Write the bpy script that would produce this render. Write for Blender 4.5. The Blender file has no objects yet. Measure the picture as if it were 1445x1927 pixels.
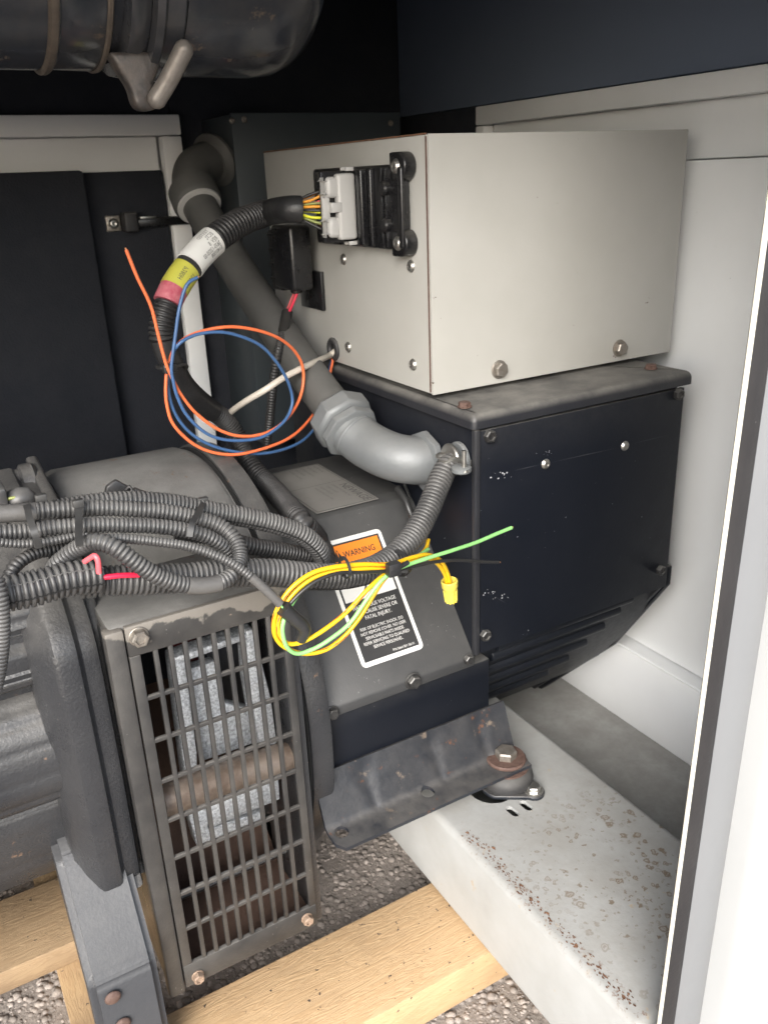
import bpy, bmesh, math, random
import numpy as np
from mathutils import Vector, Matrix
random.seed(7); RNG = np.random.default_rng(7)
rad = math.radians
# ------------------------------------------------------------------ camera, sky, sun, exposure
SC = bpy.context.scene
COL = SC.collection
IMG_W, IMG_H, FPX = 1445.0, 1927.0, 1590.7
YAW, PITCH, ROLL = rad(29.467), rad(21.626), rad(-2.423)
CAM = Vector((-0.708, -0.974, 1.148))
_f = Vector((math.sin(YAW)*math.cos(PITCH), math.cos(YAW)*math.cos(PITCH), -math.sin(PITCH)))
_r = Vector((math.cos(YAW), -math.sin(YAW), 0)); _u = _r.cross(_f)
RT = _r*math.cos(ROLL) + _u*math.sin(ROLL); UP = -_r*math.sin(ROLL) + _u*math.cos(ROLL); FW = _f
cd = bpy.data.cameras.new('camera'); cam = bpy.data.objects.new('camera', cd); COL.objects.link(cam)
cd.sensor_fit = 'VERTICAL'; cd.sensor_height = 36.0; cd.sensor_width = 36.0
cd.dof.use_dof = True; cd.dof.focus_distance = 1.0; cd.dof.aperture_fstop = 10.0
cd.lens = 36.0*FPX/IMG_H; cd.clip_start = 0.02; cd.clip_end = 500
cam.matrix_world = Matrix(((RT.x, UP.x, -FW.x, CAM.x), (RT.y, UP.y, -FW.y, CAM.y), (RT.z, UP.z, -FW.z, CAM.z), (0, 0, 0, 1)))
SC.camera = cam
SUN_EL, SUN_AZ = rad(31), rad(220)         # soft, hazy daylight from behind the photographer
world = bpy.data.worlds.new('World'); SC.world = world; world.use_nodes = True
wn = world.node_tree; wn.nodes.clear()
wo = wn.nodes.new('ShaderNodeOutputWorld'); wb = wn.nodes.new('ShaderNodeBackground')
sk = wn.nodes.new('ShaderNodeTexSky'); sk.sky_type = 'NISHITA'; sk.sun_disc = False
sk.sun_elevation = SUN_EL; sk.sun_rotation = SUN_AZ; sk.dust_density = 2.2; sk.air_density = 1.0
hs = wn.nodes.new('ShaderNodeHueSaturation'); hs.inputs['Saturation'].default_value = 0.62
wn.links.new(sk.outputs[0], hs.inputs['Color']); wn.links.new(hs.outputs[0], wb.inputs[0]); wn.links.new(wb.outputs[0], wo.inputs[0])
wb.inputs[1].default_value = 0.15
sl = bpy.data.lights.new('sun', 'SUN'); sl.energy = 1.5; sl.angle = rad(35); sl.color = (1.0, .985, .96)
sun = bpy.data.objects.new('sun', sl); COL.objects.link(sun)
sd = Vector((math.sin(SUN_AZ)*math.cos(SUN_EL), math.cos(SUN_AZ)*math.cos(SUN_EL), math.sin(SUN_EL)))
sun.rotation_euler = sd.to_track_quat('Z', 'Y').to_euler()
sun.location = (-2, -4, 5)
SC.view_settings.view_transform = 'Standard'; SC.view_settings.look = 'None'
SC.view_settings.exposure = 1.58; SC.view_settings.gamma = 1.0
SC.cycles.max_bounces = 10; SC.cycles.diffuse_bounces = 6; SC.cycles.use_denoising = True

# ------------------------------------------------------------------ helpers
def ray(px, py): return FW + RT*((px-IMG_W/2)/FPX) - UP*((py-IMG_H/2)/FPX)
def at(px, py, x=None, y=None, z=None):
    """the point of the place seen at that spot of the photograph, at a known X, Y or Z"""
    d = ray(px, py)
    for i, v in enumerate((x, y, z)):
        if v is not None: return CAM + d*((v-CAM[i])/d[i])
def on_plane(px, py, p0, n):
    d = ray(px, py); return CAM + d*((Vector(p0)-CAM).dot(n)/d.dot(n))
def size(px, p): return px*((Vector(p)-CAM).dot(FW))/FPX

def wloc(o):
    v = Vector((0, 0, 0))
    while o is not None:
        v += o.location if o.get('_t') is None else Vector(o['_t']); o = o.parent
    return v
def link(o, parent=None):
    COL.objects.link(o)
    if parent is not None:
        o.parent = parent; o.matrix_parent_inverse = WORLD[parent.name].inverted()
    WORLD[o.name] = Matrix.LocRotScale(o.location, o.rotation_euler, o.scale)
    return o
WORLD = {}
def thing(name, label, cat, loc=(0, 0, 0), group=None):
    o = bpy.data.objects.new(name, None); o.location = loc; o.empty_display_size = .02
    link(o); o['label'] = label; o['category'] = cat
    if group: o['group'] = group
    return o
def tag(o, label, cat=None, group=None, kind=None):
    o['label'] = label
    if cat: o['category'] = cat
    if group: o['group'] = group
    if kind: o['kind'] = kind
    return o
def obj(name, me, mt, parent=None, smooth=None, loc=None, rot=None):
    if isinstance(me, bmesh.types.BMesh):
        b = me; me = bpy.data.meshes.new(name); bmesh.ops.recalc_face_normals(b, faces=b.faces); b.to_mesh(me); b.free()
    if mt is not None:
        if len(me.materials) == 0: me.materials.append(mt)
    if smooth is True:
        me.polygons.foreach_set('use_smooth', [True]*len(me.polygons))
    elif smooth is not None:
        me.polygons.foreach_set('use_smooth', [True]*len(me.polygons)); me.set_sharp_from_angle(angle=rad(smooth))
    o = bpy.data.objects.new(name, me)
    if loc is not None: o.location = loc
    if rot is not None: o.rotation_euler = rot
    return link(o, parent)
def bm_box(x0, x1, y0, y1, z0, z1, bev=0, seg=2, b=None):
    b2 = bmesh.new()
    bmesh.ops.create_cube(b2, size=1)
    for v in b2.verts:
        v.co = Vector((x0+(v.co.x+.5)*(x1-x0), y0+(v.co.y+.5)*(y1-y0), z0+(v.co.z+.5)*(z1-z0)))
    if bev: bmesh.ops.bevel(b2, geom=b2.edges[:], offset=bev, segments=seg, profile=.5, affect='EDGES')
    if b is None: return b2
    join(b, b2); return b
def join(b, b2):
    me = bpy.data.meshes.new('tmp'); b2.to_mesh(me); b2.free(); b.from_mesh(me); bpy.data.meshes.remove(me)
def box(name, x0, x1, y0, y1, z0, z1, mt, parent=None, bev=.002, seg=2, smooth=40):
    return obj(name, bm_box(x0, x1, y0, y1, z0, z1, bev, seg), mt, parent, smooth)
def bm_prism(poly, a0, a1, axis='x', bev=0, seg=2):
    """poly = list of 2-D points; axis x: (y,z); y: (x,z); z: (x,y)"""
    b = bmesh.new()
    def mk(p, a): return {'x': (a, p[0], p[1]), 'y': (p[0], a, p[1]), 'z': (p[0], p[1], a)}[axis]
    lo = [b.verts.new(mk(p, a0)) for p in poly]; hi = [b.verts.new(mk(p, a1)) for p in poly]
    b.faces.new(lo); b.faces.new(hi[::-1]); n = len(poly)
    for i in range(n): b.faces.new((lo[i], hi[i], hi[(i+1) % n], lo[(i+1) % n]))
    bmesh.ops.recalc_face_normals(b, faces=b.faces)
    if bev: bmesh.ops.bevel(b, geom=b.edges[:], offset=bev, segments=seg, profile=.5, affect='EDGES')
    return b
def bm_lathe(prof, frame, seg=24, cap=True):
    """prof = [(radius, height)...] round frame = (origin, axis)"""
    o, ax = Vector(frame[0]), Vector(frame[1]).normalized()
    u = ax.orthogonal().normalized(); v = ax.cross(u); b = bmesh.new(); rings = []
    for r, h in prof:
        rings.append([b.verts.new(o+ax*h+(u*math.cos(t)+v*math.sin(t))*max(r, 1e-5)) for t in [2*math.pi*k/seg for k in range(seg)]])
    for a, c in zip(rings, rings[1:]):
        for k in range(seg): b.faces.new((a[k], a[(k+1) % seg], c[(k+1) % seg], c[k]))
    if cap: b.faces.new(rings[0][::-1]); b.faces.new(rings[-1])
    bmesh.ops.recalc_face_normals(b, faces=b.faces)
    return b
def spline(pts, step=.004):
    P = [Vector(p) for p in pts]
    P = [P[0]*2-P[1]] + P + [P[-1]*2-P[-2]]; out = []
    for i in range(1, len(P)-2):
        a, b_, c, d = P[i-1:i+3]
        n = max(2, int((c-b_).length/step))
        for k in range(n):
            t = k/n
            out.append(.5*((2*b_)+(c-a)*t+(2*a-5*b_+4*c-d)*t*t+(3*b_-a-3*c+d)*t**3))
    out.append(P[-2]); return out
class Path:
    def __init__(s, pts, step=.004):
        s.p = spline(pts, step); s.l = [0]
        for a, b_ in zip(s.p, s.p[1:]): s.l.append(s.l[-1]+(b_-a).length)
        s.len = s.l[-1]
        s.t = []
        for i in range(len(s.p)): s.t.append((s.p[min(i+1, len(s.p)-1)]-s.p[max(i-1, 0)]).normalized())
        v = CAM-s.p[0]; u = (v-s.t[0]*v.dot(s.t[0])).normalized(); s.u = [u]
        for t in s.t[1:]:
            u = (u-t*u.dot(t)).normalized(); s.u.append(u)
    def at(s, d):
        import bisect
        d = min(max(d, 0), s.len); i = min(bisect.bisect_right(s.l, d)-1, len(s.p)-2); i = max(i, 0)
        w = (d-s.l[i])/max(1e-9, s.l[i+1]-s.l[i])
        t = s.t[i].lerp(s.t[i+1], w).normalized(); u = s.u[i].lerp(s.u[i+1], w); u = (u-t*u.dot(t)).normalized()
        return s.p[i].lerp(s.p[i+1], w), t, u
def bm_tube(path, stations, seg=12, cap=True):
    """stations = [(distance, radius)]"""
    vs, fs = [], []
    cs = [(math.cos(2*math.pi*k/seg), math.sin(2*math.pi*k/seg)) for k in range(seg)]
    for d, r in stations:
        p, t, u = path.at(d); w = t.cross(u)
        for c, s_ in cs: vs.append(p+(u*c+w*s_)*r)
    n = len(stations)
    for i in range(n-1):
        for k in range(seg):
            fs.append((i*seg+k, i*seg+(k+1) % seg, (i+1)*seg+(k+1) % seg, (i+1)*seg+k))
    if cap: fs.append(tuple(range(seg-1, -1, -1))); fs.append(tuple(range((n-1)*seg, n*seg)))
    me = bpy.data.meshes.new('tube'); me.from_pydata([v[:] for v in vs], [], fs); me.update(); return me
def smooth_tube(name, pts, r, mt, parent=None, seg=10, step=.006, r1=None, d0=None, d1=None):
    pa = pts if isinstance(pts, Path) else Path(pts)
    d0 = 0 if d0 is None else d0; d1 = pa.len if d1 is None else d1
    n = max(2, int((d1-d0)/step)); st = [(d0+(d1-d0)*i/n, r if r1 is None else r+(r1-r)*i/n) for i in range(n+1)]
    return obj(name, bm_tube(pa, st, seg), mt, parent, 50)
def loom_mesh(pa, r, pitch=.0045, d0=0, d1=None, r1=None, seg=18):
    d1 = pa.len if d1 is None else d1; st = []; n = max(2, int((d1-d0)/pitch)); pitch = (d1-d0)/n; jit = [random.uniform(-.07, .07) if 0 < i < n-1 else 0 for i in range(n)]
    for i in range(n):
        for q, k in ((0, .82), (.14, .97), (.40, 1.), (.66, .97), (.80, .82)):
            d = d0+(i+q+jit[i])*pitch; rr = r if r1 is None else r+(r1-r)*(d-d0)/(d1-d0)
            st.append((d, rr*k*(1+.012*math.sin(d*61+r*900)+.01*math.sin(d*143))))
    st.append((d1, (r1 or r)*.82))
    return bm_tube(pa, st, seg)
def px_path(pts, ydef=None, step=.004):
    return Path([at(p[0], p[1], y=(p[2] if len(p) > 2 else ydef)) for p in pts], step)
def slit(path, ang, r, d0, d1, parent, mt, w=.0012):
    """the cut edge of a split loom: a zigzag ribbon lying on the ribs"""
    vs, fs = [], []; n = int((d1-d0)/.0022)
    for i in range(n+1):
        p, t, u = path.at(d0+(d1-d0)*i/n); b_ = t.cross(u); j = (.035 if i % 2 else -.035)
        for e in (-1, 1):
            a = ang+j+e*w/r; vs.append(p+(u*math.cos(a)+b_*math.sin(a))*(r*1.006))
    for i in range(n): fs.append((2*i, 2*i+1, 2*i+3, 2*i+2))
    me = bpy.data.meshes.new('slit'); me.from_pydata([v[:] for v in vs], [], fs)
    return obj('slit', me, mt, parent)
_bolt = {}
def bolt(parent, pos, nrm, r, mt, h=None, washer=1.35, name='bolt', twist=0, recess=False):
    h = h or r*.85; key = (round(r, 5), round(h, 5), mt.name, washer, recess)
    if key not in _bolt:
        b = bmesh.new(); z = 0
        if washer:
            join(b, bm_lathe([(r*washer*.97, 0), (r*washer, .0006), (r*washer, r*.2), (r*washer*.93, r*.26), (r*.9, r*.27)], ((0, 0, 0), (0, 0, 1)), 20)); z = r*.26
        hx = bmesh.new(); rr = r/math.cos(math.pi/6)
        def ring(q, zz): return [hx.verts.new((q*math.cos(k*math.pi/3), q*math.sin(k*math.pi/3), zz)) for k in range(6)]
        prof = [(rr, z), (rr, z+h*.82), (rr*.86, z+h)]
        if recess: prof += [(rr*.62, z+h), (rr*.55, z+h*.72)]
        rs = [ring(*p) for p in prof]
        for a, c in zip(rs, rs[1:]):
            for k in range(6): hx.faces.new((a[k], a[(k+1) % 6], c[(k+1) % 6], c[k]))
        hx.faces.new(rs[-1]); join(b, hx)
        me = bpy.data.meshes.new('bolt'); bmesh.ops.recalc_face_normals(b, faces=b.faces); b.to_mesh(me); b.free(); me.materials.append(mt)
        me.polygons.foreach_set('use_smooth', [True]*len(me.polygons)); me.set_sharp_from_angle(angle=rad(28)); _bolt[key] = me
    q = Vector(nrm).to_track_quat('Z', 'Y').to_matrix().to_4x4() @ Matrix.Rotation(twist or random.random()*6, 4, 'Z')
    return obj(name, _bolt[key], None, parent, None, pos, q.to_euler())
_rivet = {}
def rivet(parent, pos, nrm, r, mt, name='rivet'):
    key = (round(r, 5), mt.name)
    if key not in _rivet:
        b = bm_lathe([(r*1.12, 0), (r*1.12, r*.12), (r, r*.16), (r*.93, r*.36), (r*.7, r*.56), (r*.38, r*.66), (r*.34, r*.55), (0, r*.55)], ((0, 0, 0), (0, 0, 1)), 20)
        me = bpy.data.meshes.new('rivet'); b.to_mesh(me); b.free(); me.materials.append(mt)
        me.polygons.foreach_set('use_smooth', [True]*len(me.polygons)); _rivet[key] = me
    return obj(name, _rivet[key], None, parent, None, pos, Vector(nrm).to_track_quat('Z', 'Y').to_euler())
def cut(o, cutters):
    """take real holes out of a mesh"""
    for c in cutters:
        co = bpy.data.objects.new('cutter', bpy.data.meshes.new('cutter')); c.to_mesh(co.data); c.free(); COL.objects.link(co)
        m = o.modifiers.new('hole', 'BOOLEAN'); m.object = co; m.operation = 'DIFFERENCE'; m.solver = 'EXACT'
        bpy.context.view_layer.update()
        me = bpy.data.meshes.new_from_object(o.evaluated_get(bpy.context.evaluated_depsgraph_get()))
        o.modifiers.clear(); o.data = me; bpy.data.objects.remove(co)
    o.data.polygons.foreach_set('use_smooth', [True]*len(o.data.polygons)); o.data.set_sharp_from_angle(angle=rad(35))
def text(name, s, origin, u, v, h, mt, parent, align='LEFT', sx=1.0, lift=.0006, spacing=1.0, warp=None, bold=0.0):
    cu = bpy.data.curves.new('lettering', 'FONT'); cu.body = s; cu.size = h*1.38; cu.align_x = align; cu.space_line = spacing; cu.offset = bold
    cu.resolution_u = 3
    to = bpy.data.objects.new('lettering', cu); COL.objects.link(to); bpy.context.view_layer.update()
    me = bpy.data.meshes.new_from_object(to.evaluated_get(bpy.context.evaluated_depsgraph_get()))
    bpy.data.objects.remove(to); u, v = Vector(u).normalized(), Vector(v).normalized(); n = u.cross(v)
    for vt in me.vertices:
        a, b_ = vt.co.x*sx, vt.co.y
        vt.co = warp(a, b_) if warp else Vector(origin)+u*a+v*b_+n*lift
    me.materials.clear(); return obj(name, me, mt, parent)
def quad(name, pts, mt, parent=None, thick=.0):
    me = bpy.data.meshes.new(name); me.from_pydata([Vector(p)[:] for p in pts], [], [tuple(range(len(pts)))])
    return obj(name, me, mt, parent)
def round_rect(w, h, r, n=5):
    out = []
    for cx, cy, a0 in ((w-r, h-r, 0), (r, h-r, 90), (r, r, 180), (w-r, r, 270)):
        for k in range(n+1):
            a = rad(a0+90*k/n); out.append((cx+r*math.cos(a), cy+r*math.sin(a)))
    return out

# ------------------------------------------------------------------ materials
def mat(name, col, rough=.5, metal=0., col2=None, nscale=8., namt=.5, bump=0., bscale=150., bdet=4, dust=None, dust_amt=0., dscale=20.,
        spots=None, rvar=.12, stretch=None, spec=.5, coat=0., scratch=None, island=0.):
    m = bpy.data.materials.new(name); m.use_nodes = True; t = m.node_tree; N = t.nodes; L = t.links
    bs = N['Principled BSDF']; bs.inputs['Roughness'].default_value = rough; bs.inputs['Metallic'].default_value = metal
    bs.inputs['Specular IOR Level'].default_value = spec; bs.inputs['Coat Weight'].default_value = coat; bs.inputs['Coat Roughness'].default_value = .15
    tc = N.new('ShaderNodeNewGeometry') if True else None
    mp = N.new('ShaderNodeMapping'); L.new(tc.outputs['Position'], mp.inputs['Vector'])
    if stretch: mp.inputs['Scale'].default_value = stretch
    def noise(sc, det=4, rg=.6, off=None):
        n = N.new('ShaderNodeTexNoise'); n.inputs['Scale'].default_value = sc; n.inputs['Detail'].default_value = det; n.inputs['Roughness'].default_value = rg
        if off is not None:
            m2 = N.new('ShaderNodeMapping'); m2.inputs['Location'].default_value = (off, off*1.7, -off); L.new(mp.outputs[0], m2.inputs[0]); L.new(m2.outputs[0], n.inputs['Vector'])
        else: L.new(mp.outputs[0], n.inputs['Vector'])
        return n.outputs['Fac']
    def ramp(fac, p0, p1):
        r = N.new('ShaderNodeMapRange'); r.inputs[1].default_value = p0; r.inputs[2].default_value = p1; r.clamp = True; L.new(fac, r.inputs[0]); return r.outputs[0]
    def mix(f, a, b_):
        x = N.new('ShaderNodeMix'); x.data_type = 'RGBA'
        if isinstance(f, (int, float)): x.inputs[0].default_value = f
        else: L.new(f, x.inputs[0])
        for s_, i in ((a, 6), (b_, 7)):
            if isinstance(s_, tuple): x.inputs[i].default_value = (*s_[:3], 1)
            else: L.new(s_, x.inputs[i])
        return x.outputs[2]
    def mul(a, b_, op='MULTIPLY'):
        x = N.new('ShaderNodeMath'); x.operation = op
        for s_, i in ((a, 0), (b_, 1)):
            if isinstance(s_, (int, float)): x.inputs[i].default_value = s_
            else: L.new(s_, x.inputs[i])
        x.use_clamp = True; return x.outputs[0]
    c = tuple(col)
    if col2: c = mix(mul(ramp(noise(nscale), .35, .7), namt), c, tuple(col2))
    if island:
        hv = N.new('ShaderNodeHueSaturation'); rr = N.new('ShaderNodeMapRange'); rr.inputs[3].default_value = 1-island; rr.inputs[4].default_value = 1+island
        L.new(tc.outputs['Random Per Island'], rr.inputs[0]); L.new(rr.outputs[0], hv.inputs['Value'])
        if isinstance(c, tuple): hv.inputs['Color'].default_value = (*c, 1)
        else: L.new(c, hv.inputs['Color'])
        c = hv.outputs[0]
    ro = None
    if dust:
        sx = N.new('ShaderNodeSeparateXYZ'); L.new(tc.outputs['Normal'], sx.inputs[0])
        up = ramp(sx.outputs['Z'], .12, .85)
        df = mul(mul(up, dust_amt), ramp(noise(dscale, 6, .7, 3.1), .22, .62)); c = mix(df, c, tuple(dust)); ro = df
    if spots:                                   # rust: (colour, scale, threshold, noise gate)
        for (sc_, scale, th, gate, colr) in spots:
            if sc_ == 'v':
                v = N.new('ShaderNodeTexVoronoi'); v.inputs['Scale'].default_value = scale; L.new(mp.outputs[0], v.inputs['Vector'])
                s1 = ramp(v.outputs['Distance'], th, th*.55); s2 = ramp(noise(7, 3, .5, 8.3), gate, gate+.06); fct = mul(s1, s2)
            else: fct = ramp(noise(scale, 8, .68, scale), th, th+gate)
            c = mix(mul(fct, .92), c, tuple(colr))
    if scratch:                                 # (colour, threshold): thin chips
        n1 = noise(38, 2, .5, 1.3); n2 = noise(260, 3, .7, 4.4)
        c = mix(mul(ramp(n1, .6, .68), ramp(n2, scratch[1], scratch[1]+.04)), c, tuple(scratch[0]))
    if isinstance(c, tuple): bs.inputs['Base Color'].default_value = (*c, 1)
    else: L.new(c, bs.inputs['Base Color'])
    rn = N.new('ShaderNodeMapRange'); rn.inputs[3].default_value = max(.05, rough-rvar); rn.inputs[4].default_value = min(1, rough+rvar); L.new(noise(nscale*3.1, 5, .65, 5.7), rn.inputs[0])
    rf = rn.outputs[0]
    if ro is not None: rf = mul(rf, mul(ro, .35), 'ADD')
    L.new(rf, bs.inputs['Roughness'])
    if bump:
        bp = N.new('ShaderNodeBump'); bp.inputs['Strength'].default_value = bump; bp.inputs['Distance'].default_value = .004
        L.new(noise(bscale, bdet, .6, 2.2), bp.inputs['Height']); L.new(bp.outputs[0], bs.inputs['Normal'])
    return m
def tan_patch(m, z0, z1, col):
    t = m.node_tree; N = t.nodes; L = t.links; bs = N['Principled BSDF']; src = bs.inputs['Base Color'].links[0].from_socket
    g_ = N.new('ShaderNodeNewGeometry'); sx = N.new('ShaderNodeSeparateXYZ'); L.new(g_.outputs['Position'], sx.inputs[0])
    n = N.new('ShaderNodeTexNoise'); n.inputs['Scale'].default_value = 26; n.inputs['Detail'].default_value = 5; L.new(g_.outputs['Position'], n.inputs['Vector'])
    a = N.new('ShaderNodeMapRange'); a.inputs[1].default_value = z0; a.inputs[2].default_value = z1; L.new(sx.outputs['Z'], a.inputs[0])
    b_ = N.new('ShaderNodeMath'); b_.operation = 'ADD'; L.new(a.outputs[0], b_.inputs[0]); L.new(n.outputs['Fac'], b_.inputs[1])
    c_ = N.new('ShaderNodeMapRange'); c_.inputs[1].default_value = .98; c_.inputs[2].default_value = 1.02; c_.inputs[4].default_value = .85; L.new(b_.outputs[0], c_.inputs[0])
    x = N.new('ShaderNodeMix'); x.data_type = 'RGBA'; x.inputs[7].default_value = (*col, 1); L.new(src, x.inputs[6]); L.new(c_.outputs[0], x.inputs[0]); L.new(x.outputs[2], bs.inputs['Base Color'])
def flat(name, col, rough=.5, metal=0., **k): return mat(name, col, rough, metal, rvar=.06, **k)

DUST = (.235, .228, .212); RUST = (.115, .055, .032); RUSTL = (.33, .17, .09)
M = {}
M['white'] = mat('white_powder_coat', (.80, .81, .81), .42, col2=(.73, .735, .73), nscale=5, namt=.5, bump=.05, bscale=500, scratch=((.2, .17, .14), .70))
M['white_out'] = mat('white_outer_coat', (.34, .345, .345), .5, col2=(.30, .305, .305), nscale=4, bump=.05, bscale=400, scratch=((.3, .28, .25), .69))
M['beige'] = mat('beige_box_coat', (.405, .400, .376), .36, col2=(.34, .335, .308), nscale=4, namt=.7, bump=.06, bscale=420, dust=DUST, dust_amt=.3, scratch=((.2, .15, .1), .72))
def rail_mat():
    m = mat('rusty_white_rail', (.37, .377, .372), .5, col2=(.30, .30, .288), nscale=9, namt=.8, bump=.12, bscale=90, dust=(.25, .24, .215), dust_amt=.5, dscale=14, spots=[('n', 30, .655, .05, (.36, .30, .22))])
    t = m.node_tree; N = t.nodes; L = t.links; bs = N['Principled BSDF']; src = bs.inputs['Base Color'].links[0].from_socket
    g = N.new('ShaderNodeNewGeometry'); sx = N.new('ShaderNodeSeparateXYZ'); L.new(g.outputs['Position'], sx.inputs[0])
    def mr(a, p0, p1):
        r = N.new('ShaderNodeMapRange'); r.inputs[1].default_value = p0; r.inputs[2].default_value = p1; L.new(a, r.inputs[0]); return r.outputs[0]
    def mu(a, b_, op='MULTIPLY'):
        x = N.new('ShaderNodeMath'); x.operation = op; x.use_clamp = True
        for s_, i in ((a, 0), (b_, 1)):
            if isinstance(s_, float): x.inputs[i].default_value = s_
            else: L.new(s_, x.inputs[i])
        return x.outputs[0]
    def nz(scale, det=5, rg=.6, loc=0.):
        mp = N.new('ShaderNodeMapping'); mp.inputs['Location'].default_value = (loc, loc, loc); L.new(g.outputs['Position'], mp.inputs[0])
        n = N.new('ShaderNodeTexNoise'); n.inputs['Scale'].default_value = scale; n.inputs['Detail'].default_value = det; n.inputs['Roughness'].default_value = rg; L.new(mp.outputs[0], n.inputs['Vector']); return n.outputs['Fac']
    def mix(f, a, c):
        x = N.new('ShaderNodeMix'); x.data_type = 'RGBA'; L.new(f, x.inputs[0]); L.new(a, x.inputs[6]); x.inputs[7].default_value = (*c, 1); return x.outputs[2]
    wob = N.new('ShaderNodeMixRGB'); wob.blend_type = 'ADD'; wob.inputs[0].default_value = .012
    nn = N.new('ShaderNodeTexNoise'); nn.inputs['Scale'].default_value = 130; L.new(g.outputs['Position'], nn.inputs['Vector'])
    L.new(g.outputs['Position'], wob.inputs[1]); L.new(nn.outputs['Color'], wob.inputs[2])
    top = mr(sx.outputs['Z'], .150, .168); c = src
    area = mu(mr(sx.outputs['Y'], -.10, -.22), mr(sx.outputs['X'], -.10, .0))
    for scale, r0, gate, loc in ((40, .28, .47, 3.), (66, .30, .46, 9.), (110, .28, .46, 5.)):
        v = N.new('ShaderNodeTexVoronoi'); v.inputs['Scale'].default_value = scale; v.inputs['Randomness'].default_value = 1.; L.new(wob.outputs[0], v.inputs['Vector'])
        rad_ = N.new('ShaderNodeSeparateColor'); L.new(v.outputs['Color'], rad_.inputs[0])
        on_ = mr(rad_.outputs[0], .42, .44)
        mask = mu(mu(on_, area), mr(nz(8, 3, .5, loc), gate-.08, gate+.04))
        disc = mr(v.outputs['Distance'], r0, r0*.82); ring = mu(disc, mr(v.outputs['Distance'], r0*.45, r0*.66)); core = mr(v.outputs['Distance'], r0*.36, r0*.24)
        c = mix(mu(mu(ring, mask), .95), c, (.115, .085, .06)); c = mix(mu(mu(core, mask), .85), c, (.10, .05, .03)); c = mix(mu(mu(disc, mask), .3), c, (.30, .25, .19))
    lo = mu(mr(sx.outputs['X'], -.076, -.084), mr(sx.outputs['X'], -.1085, -.098)); 
    edge = mu(mu(lo, top), mr(sx.outputs['Y'], -.07, -.12))
    c = mix(mu(mu(edge, mr(nz(120, 8, .72, 2.), .55, .64)), .9), c, (.15, .085, .055))
    c = mix(mu(mu(edge, mr(nz(60, 8, .72, 7.), .57, .68)), .7), c, (.33, .27, .20))
    L.new(c, bs.inputs['Base Color']); return m
M['rail'] = rail_mat()
M['rust_edge'] = mat('rust_flakes', RUST, .85, col2=RUSTL, nscale=90, bump=.6, bscale=220)
M['floor'] = mat('dusty_floor_pan', (.40, .40, .385), .65, col2=(.27, .26, .24), nscale=10, namt=.8, bump=.1, dust=DUST, dust_amt=.65, spots=[('n', 70, .70, .03, (.06, .045, .035))])
M['foam'] = mat('black_foam', (.020, .022, .028), .85, col2=(.03, .032, .038), nscale=14, bump=.5, bscale=240, spec=.25)
M['foam_blue'] = mat('dark_blue_lining', (.13, .158, .215), .75, col2=(.145, .175, .235), nscale=3, bump=.25, bscale=320, spec=.3)
M['black'] = mat('black_satin_paint', (.0055, .0068, .0105), .40, spec=.22, col2=(.009, .0105, .0145), nscale=7, bump=.06, bscale=260, dust=DUST, dust_amt=.45, dscale=26, scratch=((.42, .42, .42), .69))
M['black_dusty'] = mat('black_paint_under_dust', (.016, .017, .021), .42, col2=(.028, .028, .03), nscale=9, bump=.10, bscale=210, dust=(.19, .182, .165), dust_amt=.85, dscale=13, scratch=((.4, .4, .4), .71))
M['slope'] = mat('charcoal_cover_paint', (.035, .036, .038), .42, col2=(.05, .05, .05), nscale=8, bump=.10, bscale=300, stretch=(1, 1, 1), dust=(.095, .093, .088), dust_amt=.65, dscale=9, scratch=((.5, .5, .5), .66))
M['engine'] = mat('dark_engine_paint', (.023, .024, .027), .30, col2=(.050, .050, .051), nscale=8, bump=.30, bscale=210, bdet=7, dust=(.165, .158, .146), dust_amt=.7, dscale=8,
                  spots=[('n', 34, .655, .05, (.19, .12, .08)), ('n', 170, .70, .02, (.42, .38, .33))])
M['housing'] = mat('dusty_flywheel_housing', (.075, .073, .068), .55, col2=(.1, .096, .088), nscale=9, bump=.14, bscale=170, dust=(.215, .210, .198), dust_amt=.95, dscale=6,
                   spots=[('n', 15, .60, .05, (.16, .10, .062))])
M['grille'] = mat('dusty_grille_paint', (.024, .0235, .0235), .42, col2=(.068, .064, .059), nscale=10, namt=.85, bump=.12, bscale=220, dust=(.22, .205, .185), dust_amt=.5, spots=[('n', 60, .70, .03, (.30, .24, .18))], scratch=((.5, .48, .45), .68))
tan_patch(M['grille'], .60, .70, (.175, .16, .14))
M['loom'] = mat('dusty_loom_plastic', (.036, .036, .037), .36, col2=(.085, .083, .081), nscale=14, namt=.85, dust=(.19, .185, .175), dust_amt=.6, dscale=18)
M['loom_dark'] = mat('dark_loom_plastic', (.018, .018, .019), .42, col2=(.035, .034, .033), nscale=16, dust=(.16, .15, .14), dust_amt=.3, dscale=22)
M['tape_grey'] = mat('dusty_black_tape', (.085, .082, .079), .5, col2=(.125, .12, .112), nscale=20, bump=.2, bscale=150)
M['tape'] = mat('black_tape', (.02, .02, .021), .4, col2=(.04, .04, .04), nscale=25, bump=.25, bscale=160)
M['gap'] = flat('black_gap', (.004, .004, .004), .9)
M['tie'] = mat('cable_tie_plastic', (.035, .035, .035), .45, col2=(.08, .077, .072), nscale=30)
M['plastic'] = mat('black_plastic', (.010, .010, .011), .28, bump=.05, bscale=300, dust=(.16, .15, .13), dust_amt=.25)
M['plug'] = mat('light_grey_plastic', (.46, .455, .44), .4, col2=(.40, .395, .38), nscale=20)
M['steel'] = mat('zinc_steel', (.50, .49, .46), .32, .9, col2=(.34, .32, .29), nscale=120)
M['steel_dull'] = mat('dull_steel', (.30, .28, .25), .45, .7, col2=(.16, .12, .09), nscale=140, bump=.2)
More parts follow.
